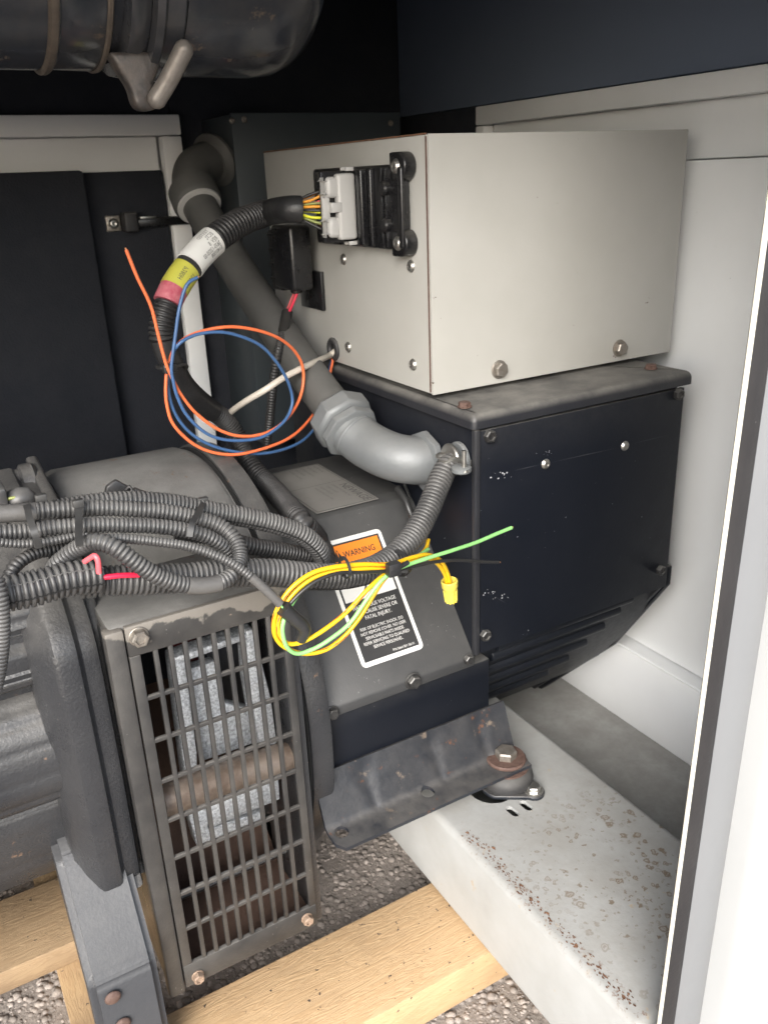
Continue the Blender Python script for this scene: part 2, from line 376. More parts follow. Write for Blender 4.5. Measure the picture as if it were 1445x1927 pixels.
M['bolt_black'] = mat('painted_bolt', (.022, .022, .023), .30, .2, col2=(.07, .068, .064), nscale=120, dust=DUST, dust_amt=.5)
M['bolt_rust'] = mat('rusty_bolt', (.085, .048, .038), .7, .1, col2=(.15, .10, .08), nscale=120, bump=.4)
M['bolt_tan'] = mat('tan_rusty_bolt', (.30, .22, .16), .6, .2, col2=(.17, .10, .07), nscale=140, bump=.3)
M['zinc_cast'] = mat('zinc_conduit_fitting', (.165, .175, .18), .5, .25, col2=(.125, .134, .138), nscale=22, bump=.10, bscale=130, dust=(.24, .235, .22), dust_amt=.4, scratch=((.6, .6, .6), .68))
M['pipe'] = mat('grey_conduit_pipe', (.066, .066, .063), .6, col2=(.085, .084, .079), nscale=12, bump=.05, dust=DUST, dust_amt=.2)
M['greybox'] = mat('dark_grey_box', (.035, .044, .05), .5, col2=(.045, .054, .06), nscale=6, bump=.05, dust=DUST, dust_amt=.2)
M['galv'] = mat('bare_cast_metal', (.74, .77, .80), .34, .45, col2=(.26, .275, .295), nscale=260, namt=1., bump=.6, bscale=330)
M['rustin'] = mat('rusty_inside', (.085, .05, .036), .85, col2=(.15, .09, .062), nscale=20, bump=.4, bscale=160)
M['shaft'] = mat('brown_shaft', (.16, .115, .085), .5, .2, col2=(.36, .30, .25), nscale=30, namt=.9, bump=.3, bscale=90)
M['redpart'] = mat('dark_red_paint', (.10, .012, .014), .5, col2=(.06, .01, .012), nscale=20)
M['wood'] = None
M['louvre'] = mat('black_louvre_paint', (.006, .0075, .011), .45, spec=.25, col2=(.010, .011, .014), nscale=30)
M['rubber'] = mat('mount_rubber', (.022, .022, .024), .6, col2=(.04, .038, .036), nscale=30, dust=DUST, dust_amt=.3)
M['bracket'] = mat('worn_black_bracket', (.014, .0165, .022), .36, col2=(.026, .030, .037), nscale=9, bump=.2, bscale=90, dust=(.135, .126, .116), dust_amt=.6, dscale=22,
                   spots=[('n', 24, .61, .06, (.15, .12, .095)), ('n', 42, .625, .05, RUST)])
M['foot'] = mat('worn_grey_foot', (.036, .038, .043), .42, col2=(.055, .057, .062), nscale=7, bump=.18, bscale=190, dust=(.145, .143, .14), dust_amt=.7, dscale=6, spots=[('n', 120, .735, .02, (.5, .48, .45))])
M['muffler'] = mat('oily_black_canister', (.030, .034, .044), .22, col2=(.065, .062, .06), nscale=12, namt=.7, bump=.15, bscale=70, spots=[('n', 20, .60, .06, (.13, .10, .08))], coat=.4)
M['lever'] = mat('worn_grey_lever', (.27, .25, .23), .45, .4, col2=(.16, .13, .11), nscale=60, bump=.2)
M['muffler_mid'] = mat('worn_clamp_iron', (.055, .052, .052), .4, .2, col2=(.16, .13, .11), nscale=40, namt=.8, bump=.3, bscale=90)
M['muffler_rim'] = mat('rubbed_rim', (.16, .13, .105), .5, .3, col2=(.05, .045, .04), nscale=50, bump=.2)
M['seal'] = mat('rubber_door_seal', (.024, .0225, .023), .5, spec=.3, col2=(.038, .036, .036), nscale=8, bump=.08, bscale=200, scratch=((.6, .6, .6), .72))
M['flange'] = mat('shaded_flange_coat', (.20, .205, .21), .5, col2=(.18, .184, .19), nscale=5)  # white coat darkened: shade of the recess is put into the colour
M['cream'] = flat('cream_lip', (.74, .71, .60), .45)
M['aluminium'] = mat('plain_aluminium', (.42, .45, .47), .45, .3, col2=(.36, .38, .40), nscale=6)
M['orange_w'] = flat('orange_insulation', (.74, .165, .06), .42)
M['blue_w'] = flat('blue_insulation', (.05, .115, .25), .38)
M['white_w'] = mat('off_white_cable', (.52, .48, .42), .45, col2=(.42, .38, .32), nscale=30)
M['yellow_w'] = flat('yellow_insulation', (.70, .42, .012), .35)
M['green_w'] = flat('green_insulation', (.24, .56, .18), .42)
M['black_w'] = flat('black_insulation', (.022, .022, .022), .38)
M['red_w'] = flat('red_insulation', (.62, .02, .06), .32)
M['redpink'] = flat('pink_red_insulation', (.78, .12, .14), .35)
M['brown_w'] = flat('brown_insulation', (.17, .07, .05), .4)
M['olive_w'] = flat('olive_insulation', (.24, .27, .08), .4)
M['lime_w'] = flat('lime_insulation', (.72, .72, .03), .4)
M['amber_w'] = flat('amber_insulation', (.78, .33, .03), .4)
M['stripe'] = flat('red_stripe', (.62, .06, .02), .4)
M['copper'] = flat('copper_strand', (.6, .3, .16), .35, .8)
M['nut'] = mat('yellow_wire_nut', (.66, .54, .09), .5, col2=(.58, .46, .06), nscale=60)
M['lab_white'] = mat('white_label', (.72, .72, .69), .45, col2=(.64, .63, .60), nscale=35)
M['lab_black'] = mat('black_label_print', (.032, .032, .033), .4, col2=(.045, .045, .045), nscale=20)
M['lab_orange'] = mat('orange_label_print', (.84, .24, .025), .42, col2=(.78, .22, .025), nscale=30)
M['lab_yellow'] = mat('yellow_label', (.50, .48, .07), .5, col2=(.38, .38, .06), nscale=60)
M['lab_pink'] = mat('pink_tape', (.42, .075, .11), .5, col2=(.6, .27, .28), nscale=90, bump=.3)
M['plate'] = mat('dusty_name_plate', (.175, .168, .155), .5, col2=(.21, .20, .185), nscale=18, dust=(.27, .26, .235), dust_amt=.3)
M['ink'] = flat('printed_ink', (.045, .045, .045), .5)
M['ink_grey'] = flat('faded_ink', (.10, .098, .092), .55)
M['paper_ink'] = flat('label_ink', (.06, .06, .06), .5)
def wood_mat(name, axis, c1, c2):
    m = mat(name, c1, .6, bump=.0); t = m.node_tree; N = t.nodes; L = t.links; bs = N['Principled BSDF']
    g = N.new('ShaderNodeNewGeometry'); mp = N.new('ShaderNodeMapping'); L.new(g.outputs['Position'], mp.inputs[0])
    mp.inputs['Scale'].default_value = (3, 30, 30) if axis == 'x' else (30, 3, 30)
    n = N.new('ShaderNodeTexNoise'); n.inputs['Scale'].default_value = 2.2; n.inputs['Detail'].default_value = 5; n.inputs['Distortion'].default_value = .9; L.new(mp.outputs[0], n.inputs['Vector'])
    w = N.new('ShaderNodeMath'); w.operation = 'MULTIPLY'; w.inputs[1].default_value = 55; L.new(n.outputs['Fac'], w.inputs[0])
    s = N.new('ShaderNodeMath'); s.operation = 'SINE'; L.new(w.outputs[0], s.inputs[0])
    r = N.new('ShaderNodeMapRange'); r.inputs[1].default_value = -1; r.inputs[2].default_value = 1; r.inputs[3].default_value = 0; r.inputs[4].default_value = .34; L.new(s.outputs[0], r.inputs[0])
    x = N.new('ShaderNodeMix'); x.data_type = 'RGBA'; x.inputs[6].default_value = (*c1, 1); x.inputs[7].default_value = (*c2, 1); L.new(r.outputs[0], x.inputs[0])
    n2 = N.new('ShaderNodeTexNoise'); n2.inputs['Scale'].default_value = 130; n2.inputs['Detail'].default_value = 2; L.new(g.outputs['Position'], n2.inputs['Vector'])
    r2 = N.new('ShaderNodeMapRange'); r2.inputs[1].default_value = .72; r2.inputs[2].default_value = .74; L.new(n2.outputs['Fac'], r2.inputs[0])
    y = N.new('ShaderNodeMix'); y.data_type = 'RGBA'; y.inputs[7].default_value = (.05, .04, .035, 1); L.new(x.outputs[2], y.inputs[6]); L.new(r2.outputs[0], y.inputs[0])
    n3 = N.new('ShaderNodeTexNoise'); n3.inputs['Scale'].default_value = 9; n3.inputs['Detail'].default_value = 6; L.new(g.outputs['Position'], n3.inputs['Vector'])
    r3 = N.new('ShaderNodeMapRange'); r3.inputs[1].default_value = .5; r3.inputs[2].default_value = .75; r3.inputs[4].default_value = .55; L.new(n3.outputs['Fac'], r3.inputs[0])
    z = N.new('ShaderNodeMix'); z.data_type = 'RGBA'; z.inputs[7].default_value = (c2[0]*.75, c2[1]*.8, c2[2]*.95, 1); L.new(y.outputs[2], z.inputs[6]); L.new(r3.outputs[0], z.inputs[0])
    L.new(z.outputs[2], bs.inputs['Base Color'])
    bp = N.new('ShaderNodeBump'); bp.inputs['Strength'].default_value = .25; bp.inputs['Distance'].default_value = .001; L.new(s.outputs[0], bp.inputs['Height']); L.new(bp.outputs[0], bs.inputs['Normal'])
    return m
M['wood'] = wood_mat('pine_along', 'x', (.50, .345, .195), (.40, .245, .115))
M['wood_y'] = wood_mat('pine_across', 'y', (.42, .29, .16), (.32, .20, .10))
M['wood_old'] = wood_mat('grey_pine', 'x', (.34, .24, .14), (.22, .14, .075))
M['chip'] = flat('bare_chip', (.33, .34, .36), .6)
M['scratch'] = flat('faint_scratch', (.035, .038, .045), .6)
M['scuff'] = mat('grey_scuff', (.25, .19, .13), .8, col2=(.33, .24, .14), nscale=120, namt=.95)
M['ground'] = mat('gritty_ground', (.22, .19, .165), .9, col2=(.31, .275, .245), nscale=40, bump=.9, bscale=120, bdet=8)
M['stone'] = mat('pebbles', (.25, .215, .188), .85, col2=(.34, .305, .275), nscale=60, island=.36, bump=.4, bscale=300)

# ------------------------------------------------------------------ ground
GZ = -.085
b = bmesh.new(); bmesh.ops.create_grid(b, x_segments=4, y_segments=4, size=120)
g = obj('gravel_ground', b, M['ground']); g.location = (0, 0, GZ); tag(g, 'brown gritty gravel ground under the machine', kind='structure')
def pebbles():
    ico = bmesh.new(); bmesh.ops.create_icosphere(ico, subdivisions=1, radius=1)
    V = np.array([v.co[:] for v in ico.verts]); Fc = np.array([[v.index for v in f.verts] for f in ico.faces]); ico.free()
    n = 32000; vs = np.zeros((n, len(V), 3)); fs = np.zeros((n, len(Fc), 3), int)
    for i in range(n):
        s = .0014+.0068*RNG.random()**3.2
        q = V*(1+RNG.normal(0, .12, (len(V), 1)))*np.array([s*RNG.uniform(.8, 1.4), s*RNG.uniform(.8, 1.3), s*RNG.uniform(.4, .8)])
        a = RNG.uniform(0, 6.28); c_, s_ = math.cos(a), math.sin(a); q = q @ np.array([[c_, -s_, 0], [s_, c_, 0], [0, 0, 1]])
        vs[i] = q+np.array([RNG.uniform(-1.05, .1), RNG.uniform(-.5, 1.0), GZ+s*RNG.uniform(-.38, .12)]); fs[i] = Fc+i*len(V)
    me = bpy.data.meshes.new('pebbles'); me.from_pydata(vs.reshape(-1, 3).tolist(), [], fs.reshape(-1, 3).tolist()); return me
tag(obj('gravel', pebbles(), M['stone'], None, True), 'loose brown and grey pebbles between the timbers', kind='stuff')

# ------------------------------------------------------------------ enclosure (housing of the set)
FY, BY, EX, RZ = -.50, 1.10, .56, 1.62
enc = thing('generator_enclosure', 'white sheet steel enclosure with dark lining round the machine', 'enclosure', (.2, .3, 0))
box('roof_panel', -2.4, EX+.06, FY-.06, BY+.06, RZ, RZ+.03, M['foam_blue'], enc, .002)
box('back_wall_lining', -.05, EX+.05, BY, BY+.03, .0, RZ-.001, M['foam'], enc)
box('back_header_lining', -2.4, -.052, BY, BY+.03, 1.298, RZ-.001, M['foam'], enc)
box('end_lining', EX+.001, EX+.04, FY+.05, BY-.001, 1.29, RZ-.001, M['foam_blue'], enc)
box('end_corner_lining', EX+.002, EX+.04, .752, BY-.001, -.05, 1.288, M['foam'], enc)
box('end_top_rail', EX-.012, EX+.02, FY+.05, .750, 1.248, 1.287, M['white'], enc, .003)
box('end_side_rail', EX-.010, EX+.02, .722, .752, .18, 1.246, M['white'], enc, .003)
box('end_upper_panel', EX+.018, EX+.04, FY+.05, .720, 1.155, 1.2475, M['white'], enc, .001)
box('end_wall_panel', EX-.004, EX+.016, FY+.05, .7215, .179, 1.153, M['white'], enc, .002)
box('end_sill', EX-.036, EX+.03, FY+.02, 1.0, .160, .176, M['white'], enc, .003)
box('base_end_member', EX-.040, EX-.034, FY+.02, 1.0, -.03, .172, M['white'], enc, .002)
box('back_skin', -2.4, EX+.09, BY+.034, BY+.05, .0, RZ-.002, M['white'], enc, .001)
box('end_skin', EX+.045, EX+.058, FY-.03, BY+.033, .0, RZ-.002, M['white'], enc, .001)
box('left_wall', -2.43, -2.4, FY, BY, .0, RZ-.001, M['foam'], enc)
# front wall right of the door opening: lip, rubber seal, recessed flange, outer skin
def jx(px, py=1063, y=FY): return at(px, py, y=y).x
xl0, xl1, xl2, xl3 = jx(1333), jx(1340), jx(1380), jx(1447)
zb, zt = -.3, RZ
box('opening_lip', xl0+.0012, xl1-.0002, FY-.0125, FY-.0085, -.05, 1.5, M['cream'], enc, .0012)
box('seal_channel', xl1+.008, xl2, FY-.002, FY+.001, -.05, 1.5, M['seal'], enc, .001)
b = bm_prism([(xl1+.007, FY-.001), (xl1+.001, FY-.0095), (xl1+.006, FY-.0122), (xl2-.008, FY-.0125), (xl2-.003, FY-.009), (xl2-.0005, FY-.003)], -.05, 1.5, 'z')
obj('door_seal', b, M['seal'], enc, 50)
box('recessed_flange', xl2, xl3, FY-.004, FY+.012, -.05, 1.52, M['flange'], enc, .001)
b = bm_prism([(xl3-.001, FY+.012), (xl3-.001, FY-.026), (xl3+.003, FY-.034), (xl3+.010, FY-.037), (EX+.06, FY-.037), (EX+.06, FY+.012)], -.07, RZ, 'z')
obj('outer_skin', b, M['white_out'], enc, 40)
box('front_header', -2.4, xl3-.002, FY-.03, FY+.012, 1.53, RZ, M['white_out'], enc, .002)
for nm in ('opening_lip', 'seal_channel', 'door_seal', 'recessed_flange', 'outer_skin'):   # the opening leans a little
    for v in bpy.data.objects[nm].data.vertices:
        if v.co.x < xl3+.02: v.co.x += .022*(v.co.z-.80)
# rear door opening on the far side
fr = thing('rear_door', 'closed rear door with pale frame and black foam lining', 'door', (-.6, BY, .1))
tx0 = at(318, 500, y=BY-.03).x
xr = at(337, 222, y=BY-.03).x
box('top_frame', -2.3, xr, BY-.035, BY-.002, at(200, 256, y=BY-.035).z, 1.296, M['white'], fr, .003)
ztf = at(200, 256, y=BY-.035).z
box('side_frame', xr-.046, xr-.0005, BY-.034, BY-.003, .1, ztf-.002, M['white'], fr, .003)
box('door_skin', -2.3, xr-.048, BY+.006, BY+.02, .1, ztf-.001, M['white'], fr, .001)
zf = at(100, 323, y=BY-.02).z
xf = at(170, 400, y=BY-.06).x
box('foam_panel', -2.28, xf, BY-.062, BY-.006, .1, zf, M['foam'], fr, .008)
box('foam_panel', xf+.001, xr-.0485, BY-.020, BY+.004, .1, zf-.004, M['foam'], fr, .006)
la = thing('door_latch', 'small black latch with bright screw on the rear door foam', 'latch', at(270, 418, y=BY-.03))
p0, p1 = at(206, 437, y=BY-.045), at(352, 400, y=BY-.045)
box('base_plate', p0.x, p0.x+.032, BY-.030, BY-.022, p0.z, p0.z+.034, M['steel_dull'], la, .002)
box('body', p0.x+.034, p0.x+.066, BY-.060, BY-.0205, p0.z-.003, p0.z+.040, M['rubber'], la, .006, 3)
box('arm', p0.x+.067, p1.x+.02, BY-.050, BY-.034, p0.z+.006, p0.z+.026, M['plastic'], la, .004)
box('bright_edge', p0.x+.072, p0.x+.108, BY-.053, BY-.0505, p0.z+.024, p0.z+.029, M['steel'], la, .0008)
rivet(la, (p0.x+.016, BY-.031, p0.z+.017), (0, -1, 0), .010, M['steel'], 'screw')
# floor pan and base crossmember
box('floor_pan', .19, EX-.041, FY+.02, 1.0, -.012, -.004, M['floor'], enc, .001)
rl = thing('base_crossmember', 'pale steel crossmember with rust spots carrying the rubber mount', 'beam', (.04, 0, 0))
RX0, RX1, RTOP = -.108, .186, .170
b = bm_box(RX0, RX1, FY+.015, 1.05, 0, RTOP, .012, 4)
cm = obj('channel', b, M['rail'], rl, 40)
hc = at(925, 1480, z=RTOP); s1 = at(964, 1527, z=RTOP); s2 = at(989, 1516, z=RTOP)
def slot(p, a, w, l):
    b_ = bm_prism([(c[0]-l/2, c[1]-w/2) for c in round_rect(l, w, w*.48)], RTOP-.02, RTOP+.02, 'z')
    bmesh.ops.rotate(b_, cent=(0, 0, 0), matrix=Matrix.Rotation(a, 3, 'Z'), verts=b_.verts); bmesh.ops.translate(b_, vec=(p.x, p.y, 0), verts=b_.verts); return b_
hole = bm_lathe([(.042, -.03), (.042, .03)], ((hc.x, hc.y, RTOP), (0, 0, 1)), 32)
cut(cm, [bm_box(RX0+.006, RX1-.006, FY+.02, 1.04, .006, RTOP-.006), hole, slot(s1, rad(95), .013, .026), slot(s2, rad(95), .013, .026)])
# flaking rust along the folded edge
b = bmesh.new()
for i in range(220):
    y = random.uniform(-.46, -.10); w = random.uniform(.0006, .0022)*(1 if random.random() < .9 else 1.7); x = RX0+.016+random.gauss(.004, .005)
    n = random.randint(5, 8); r0 = random.random()*6
    vs = [b.verts.new((x+w*.7*random.uniform(.5, 1.3)*math.cos(r0+k*6.283/n), y+w*random.uniform(.6, 1.6)*math.sin(r0+k*6.283/n), RTOP+.0004+random.random()*.0004)) for k in range(n)]
    b.faces.new(vs)
o = obj('rust_flakes', b, M['rust_edge'], rl); o['kind'] = 'stuff'

# ------------------------------------------------------------------ timbers
def timber(name, label, x0, x1, y0, y1, z0, z1, mt):
    b_ = bm_box(x0, x1, y0, y1, z0, z1, .003, 2); o_ = obj(name, b_, mt, None, 40); return tag(o_, label, 'timber', 'timbers under the set')
timber('timber', 'bright pine board running under the pale crossmember', -.80, .30, -.182, -.012, -.078, -.003, M['wood'])
timber('timber', 'grey brown board behind the engine foot at far left', -1.5, -.40, .20, .36, -.047, -.003, M['wood_old'])
timber('timber', 'short pine plank lying under the board behind the engine foot', -.700, -.585, -.06, .5, -.083, -.048, M['wood_y'])

# ------------------------------------------------------------------ alternator
AX0 = -.268
alt = thing('alternator', 'charcoal alternator body with sloped cover and warning label', 'alternator', (.1, .33, 0))
S0, S1 = Vector((0, 0, .412)), Vector((0, .166, .622))
prof = [(.004, .412), (.168, .622), (.185, .638), (.21, .643), (.45, .643), (.49, .62), (.66, .41), (.66, .25), (.46, .02), (.22, .02), (.10, .16), (.004, .30)]
prof_top = [(0, .395), (0, .412), (.166, .622), (.183, .638), (.208, .644), (.45, .644), (.49, .62), (.655, .412), (.655, .40)]
obj('lower_body', bm_prism([(.006, .394), (.654, .394), (.654, .25), (.46, .02), (.22, .02), (.12, .14), (.006, .285)], AX0, .036, 'x', .003), M['black'], alt, 40)
CORE = [(.020, .414), (.030, .385), (.060, .325), (.105, .255), (.165, .180), (.250, .095), (.36, .020), (.48, .015), (.60, .15), (.645, .30), (.645, .414)]
obj('core_body', bm_prism(CORE, .0365, .445, 'x'), M['louvre'], alt, 40)
obj('top_cover', bm_prism(prof_top, AX0+.001, .001, 'x', .003), M['slope'], alt, 40)
obj('end_bracket', bm_prism([(.006, .450), (.006, .410), (.13, .220), (.36, -.02), (.55, -.02), (.66, .2), (.66, .45)], .4455, .462, 'x', .004), M['black'], alt, 40)
obj('end_bracket_lip', bm_prism([(.012, .405), (.14, .222), (.36, -.01), (.40, -.01), (.40, .30), (.05, .44)], .434, .4455, 'x', .002), M['black_dusty'], alt, 40)
# louvres on the round flank
for k in range(7):
    j = k/6*3.6; i0 = int(j); f_ = j-i0; (ya, za), (yb, zb_) = CORE[i0+0], CORE[i0+1]
    yc, zc = ya+(yb-ya)*f_, za+(zb_-za)*f_; nrm_ = Vector((-(za-zb_), -(yb-ya))).normalized(); tg_ = Vector((yb-ya, zb_-za)).normalized()
    pts = [(yc+nrm_.x*.011*math.sin(t)+tg_.x*.011*math.cos(t)-nrm_.x*.003, zc+nrm_.y*.011*math.sin(t)+tg_.y*.011*math.cos(t)-nrm_.y*.003) for t in [math.pi*a/8 for a in range(9)]]
    obj('louvre', bm_prism(pts, .070-.005*k, .40-.02*k, 'x', .002), M['louvre'], alt, 60)
SN = Vector((0, -(S1.z-S0.z), S1.y-S0.y)).normalized(); SV = (S1-S0).normalized()
for px, py in ((776, 1277), (624, 1337)): bolt(alt, at(px, py, y=.0)+Vector((0, .0, -.004)), (0, -1, 0), .0095 if px > 700 else .008, M['bolt_black'], washer=1.5)
bolt(alt, at(880, 1240, y=0), (0, -1, 0), .007, M['bolt_black'])
# name plate on the flat top of the cover: reads towards the camera
NZ = .6450
pa, pb, pc, pd = [at(*p, z=NZ) for p in ((510, 893), (617, 868), (697, 948), (585, 977))]
x0, x1, y0, y1 = (pa.x+pd.x)/2, (pb.x+pc.x)/2, max(.188, (pc.y+pd.y)/2), (pa.y+pb.y)/2
npl = obj('name_plate', bm_box(x0, x1, y0, y1, NZ-.0005, NZ+.0008, .0003, 1), M['plate'], alt, 40)
nz = NZ+.0009
def strip(x0_, x1_, y0_, y1_, mt, par, nm='border_line', z=nz):
    return quad(nm, [(x0_, y0_, z), (x1_, y0_, z), (x1_, y1_, z), (x0_, y1_, z)], mt, par)
for a in ((x0+.003, x1-.003, y0+.003, y0+.0042), (x0+.003, x1-.003, y1-.0042, y1-.003), (x0+.003, x0+.0042, y0+.0043, y1-.0043), (x1-.0042, x1-.003, y0+.0043, y1-.0043), (x0+.005, x1-.005, y0+(y1-y0)*.52, y0+(y1-y0)*.52+.001)):
    strip(*a, M['ink'], npl)
text('lettering', 'NEWAGE', (x1-.0235, y0+(y1-y0)*.44, NZ+.0004), (0, -1, 0), (1, 0, 0), .0165, M['ink'], npl, sx=1.0)
for k in range(4):
    text('small_print', random.choice(['GENERATOR SERIAL NO', 'MACHINE ID NUMBER  IN', 'BASE RATING KVA  KW', 'CLASS H EXCIT']), (x1-.034-k*.011, y0+(y1-y0)*.47, NZ+.0004), (0, -1, 0), (1, 0, 0), .0046, M['ink_grey'], npl)
for k in range(5):
    text('small_print', random.choice(['STATOR WINDING', 'VOLTS  PHASE', 'RATED SPEED', 'INSULATION']), (x1-.016-k*.0125, y1-.010, NZ+.0004), (0, -1, 0), (1, 0, 0), .0046, M['ink_grey'], npl)
# warning label on the slope
SO = Vector((0, 0, .412))
def sp(px, py): return on_plane(px, py, SO, SN)
c_tl, c_tr, c_br, c_bl = sp(612, 1023), sp(716, 992), sp(793, 1216), sp(672, 1268)
lx0, lx1 = (c_tl.x+c_bl.x)/2, (c_tr.x+c_br.x)/2
lv0 = ((c_bl-SO).dot(SV)+(c_br-SO).dot(SV))/2; lv1 = ((c_tl-SO).dot(SV)+(c_tr-SO).dot(SV))/2
LW, LH = lx1-lx0, lv1-lv0; LO = Vector((lx0, 0, 0))+SO+SV*lv0
def lp(u, v, n=0): return LO+Vector((1, 0, 0))*(u*LW)+SV*(v*LH)+SN*n
def lab_poly(name, pts, n, mt, par):
    return quad(name, [lp(u, v, n) for u, v in pts], mt, par)
wl = lab_poly('warning_label', [(u/LW, v/LH) for u, v in round_rect(LW, LH, .008)], .0012, M['lab_white'], alt)
wl['label'] = 'white bordered warning sticker with orange band'
def lrect(name, u0, v0, u1, v1, n, mt): return lab_poly(name, [(u0, v0), (u1, v0), (u1, v1), (u0, v1)], n, mt, wl)
lrect('top_black_panel', .055, .78, .945, .965, .0015, M['lab_black'])
lrect('orange_band', .085, .795, .915, .95, .0018, M['lab_orange'])
lrect('side_line', .055, .50, .085, .779, .0015, M['lab_black']); lrect('side_line', .915, .50, .945, .779, .0015, M['lab_black'])
lrect('text_panel', .055, .035, .945, .50, .0015, M['lab_black'])
lab_poly('warning_triangle', [(.14, .825), (.30, .825), (.22, .92)], .0021, M['lab_black'], wl)
lab_poly('exclamation_mark', [(.208, .902), (.232, .902), (.225, .858), (.215, .858)], .0024, M['lab_orange'], wl); lab_poly('exclamation_dot', [(.212, .850), (.228, .850), (.228, .838), (.212, .838)], .0024, M['lab_orange'], wl)
def ltext(s, u, v, h, mt, al='CENTER', sx=1.0, bold=0.): return text('lettering', s, lp(u, v), (1, 0, 0), SV, h, mt, wl, al, sx, .0022, 1., None, bold)
hh = LH*.062; ltext('WARNING', .30, .843, hh*.80, M['lab_black'], 'LEFT', .84, .0002)
for i, s in enumerate(('HAZARDOUS VOLTAGE', 'CAN CAUSE SEVERE OR', 'FATAL INJURY.')): ltext(s, .5, .43-i*.045, LH*.030, M['lab_white'], sx=.84)
for i, s in enumerate(('RISK OF ELECTRIC SHOCK. DO', 'NOT REMOVE COVER. NO USER', 'SERVICEABLE PARTS INSIDE.', 'REFER SERVICING TO QUALIFIED', 'SERVICE PERSONNEL.')): ltext(s, .5, .265-i*.037, LH*.0245, M['lab_white'], sx=.80)
ltext('P/N 26641801 ISS-01', .88, .052, LH*.018, M['lab_white'], 'RIGHT', .9)
lab_poly('bolt_symbol', [(.38, .53), (.62, .66), (.56, .67), (.66, .76), (.44, .66), (.52, .64)], .0017, M['lab_black'], wl)
# angle bracket (mounting foot)
FZ = .222
fl_l = at(612, 1567, z=FZ); fl_f = at(640, 1607, z=FZ); fl_r = at(985, 1440, z=FZ)
bx0, bx1 = -.300, .062; fy = (fl_f.y+fl_r.y)/2
def sheet(pts, th):
    lo = []
    for i, p in enumerate(pts):
        a_, c_ = Vector(pts[max(i-1, 0)]), Vector(pts[min(i+1, len(pts)-1)]); d_ = (c_-a_).normalized(); n_ = Vector((-d_.y, d_.x))
        lo.append((p[0]+n_.x*th, p[1]+n_.y*th))
    return list(pts)+lo[::-1]
WEB = [(.0, .304), (-.0285, .232), (-.0310, .2275), (-.0350, .2245), (-.0395, FZ+.0012), (-.045, FZ+.0008), (fy, FZ)]
prof_ = [(WEB[0][0]+(WEB[1][0]-WEB[0][0])*k/10, WEB[0][1]+(WEB[1][1]-WEB[0][1])*k/10) for k in range(10)]+WEB[1:-1]+[(-.052, FZ+.0006), (-.066, FZ+.0003), WEB[-1]]
b = bmesh.new(); nx = 90; up_, dn_ = [], []
under = sheet(prof_, .006)[len(prof_):][::-1]
for i in range(nx+1):
    x = bx0+(bx1-bx0)*i/nx; ru, rd = [], []
    for k, (y, z) in enumerate(prof_):
        v_ = min(1., (.304-z)/(.304-FZ)); e_ = 0.
        for xc in (bx0+.080, bx0+.205, bx0+.300):
            w_ = .026*(1-v_*.85)+.003; d_ = abs(x-xc-.010*v_)
            if d_ < w_: e_ += .0048*(1-d_/w_)*min(1, v_*4)*max(0, 1-v_)**.35
        ru.append(b.verts.new((x, y+e_*.85, z-e_*.5))); rd.append(b.verts.new((x, under[k][0]+e_*.85, under[k][1]-e_*.5)))
    up_.append(ru); dn_.append(rd)
K_ = len(prof_)
for i in range(nx):
    for k in range(K_-1):
        b.faces.new((up_[i][k], up_[i+1][k], up_[i+1][k+1], up_[i][k+1])); b.faces.new((dn_[i][k], dn_[i][k+1], dn_[i+1][k+1], dn_[i+1][k]))
    for k in (0, K_-1): b.faces.new((up_[i][k], up_[i+1][k], dn_[i+1][k], dn_[i][k]))
for r_ in (0, nx):
    for k in range(K_-1): b.faces.new((up_[r_][k], up_[r_][k+1], dn_[r_][k+1], dn_[r_][k]))
bmesh.ops.recalc_face_normals(b, faces=b.faces)
br = obj('mounting_bracket', b, M['bracket'], alt, 50)
br['label'] = 'rust speckled black angle bracket low on the alternator'
h1, h2 = at(805, 1492, z=FZ), at(643, 1567, z=FZ)
cutc = [bm_lathe([(.0112, -.03), (.0112, .03)], ((h1.x, max(h1.y, fy+.016), FZ), (0, 0, 1)), 20), bm_lathe([(.0112, -.03), (.0112, .03)], ((h2.x, max(h2.y, fy+.016), FZ), (0, 0, 1)), 20)]
bc = bm_prism([(bx0-.01, fy-.02), (bx0+.024, fy-.02), (bx0-.01, fy+.03)], FZ-.05, FZ+.05, 'z'); cutc.append(bc)
cut(br, cutc)
# rubber mount
mc = at(958, 1440, z=FZ); mc = Vector((min(mc.x, bx1-.022), fy+.030, RTOP))
mc = Vector((.034, -.044, RTOP))
mo = thing('rubber_mount', 'round black rubber mount with large hex bolt on the crossmember', 'mount', mc)
dirb = (at(1003, 1490, z=RTOP+.005)-mc); dirb.z = 0; dl = dirb.length; dn = dirb.normalized(); sn_ = Vector((-dn.y, dn.x, 0))
pl = []
for k in range(13): a = math.pi/2+math.pi*k/12; pl.append(mc+dn*(.046*math.cos(a)-.0)+sn_*(.046*math.sin(a)))
for k in range(9): a = -math.pi/2+math.pi*k/8; pl.append(mc+dn*(dl+.019*math.cos(a))+sn_*(.019*math.sin(a)))
obj('base_plate', bm_prism([(q.x, q.y) for q in pl], RTOP+.001, RTOP+.008, 'z', .001, 1), M['bracket'], mo, 40)
obj('rubber_body', bm_lathe([(.036, .008), (.045, .013), (.047, .022), (.044, .032), (.037, .039), (.032, .0405)], (mc, (0, 0, 1)), 40), M['rubber'], mo, 40)
obj('top_washer', bm_lathe([(.030, .0525), (.0335, .0535), (.034, .0565), (.032, .059), (.015, .059)], (mc, (0, 0, 1)), 36), M['bolt_rust'], mo, 40)
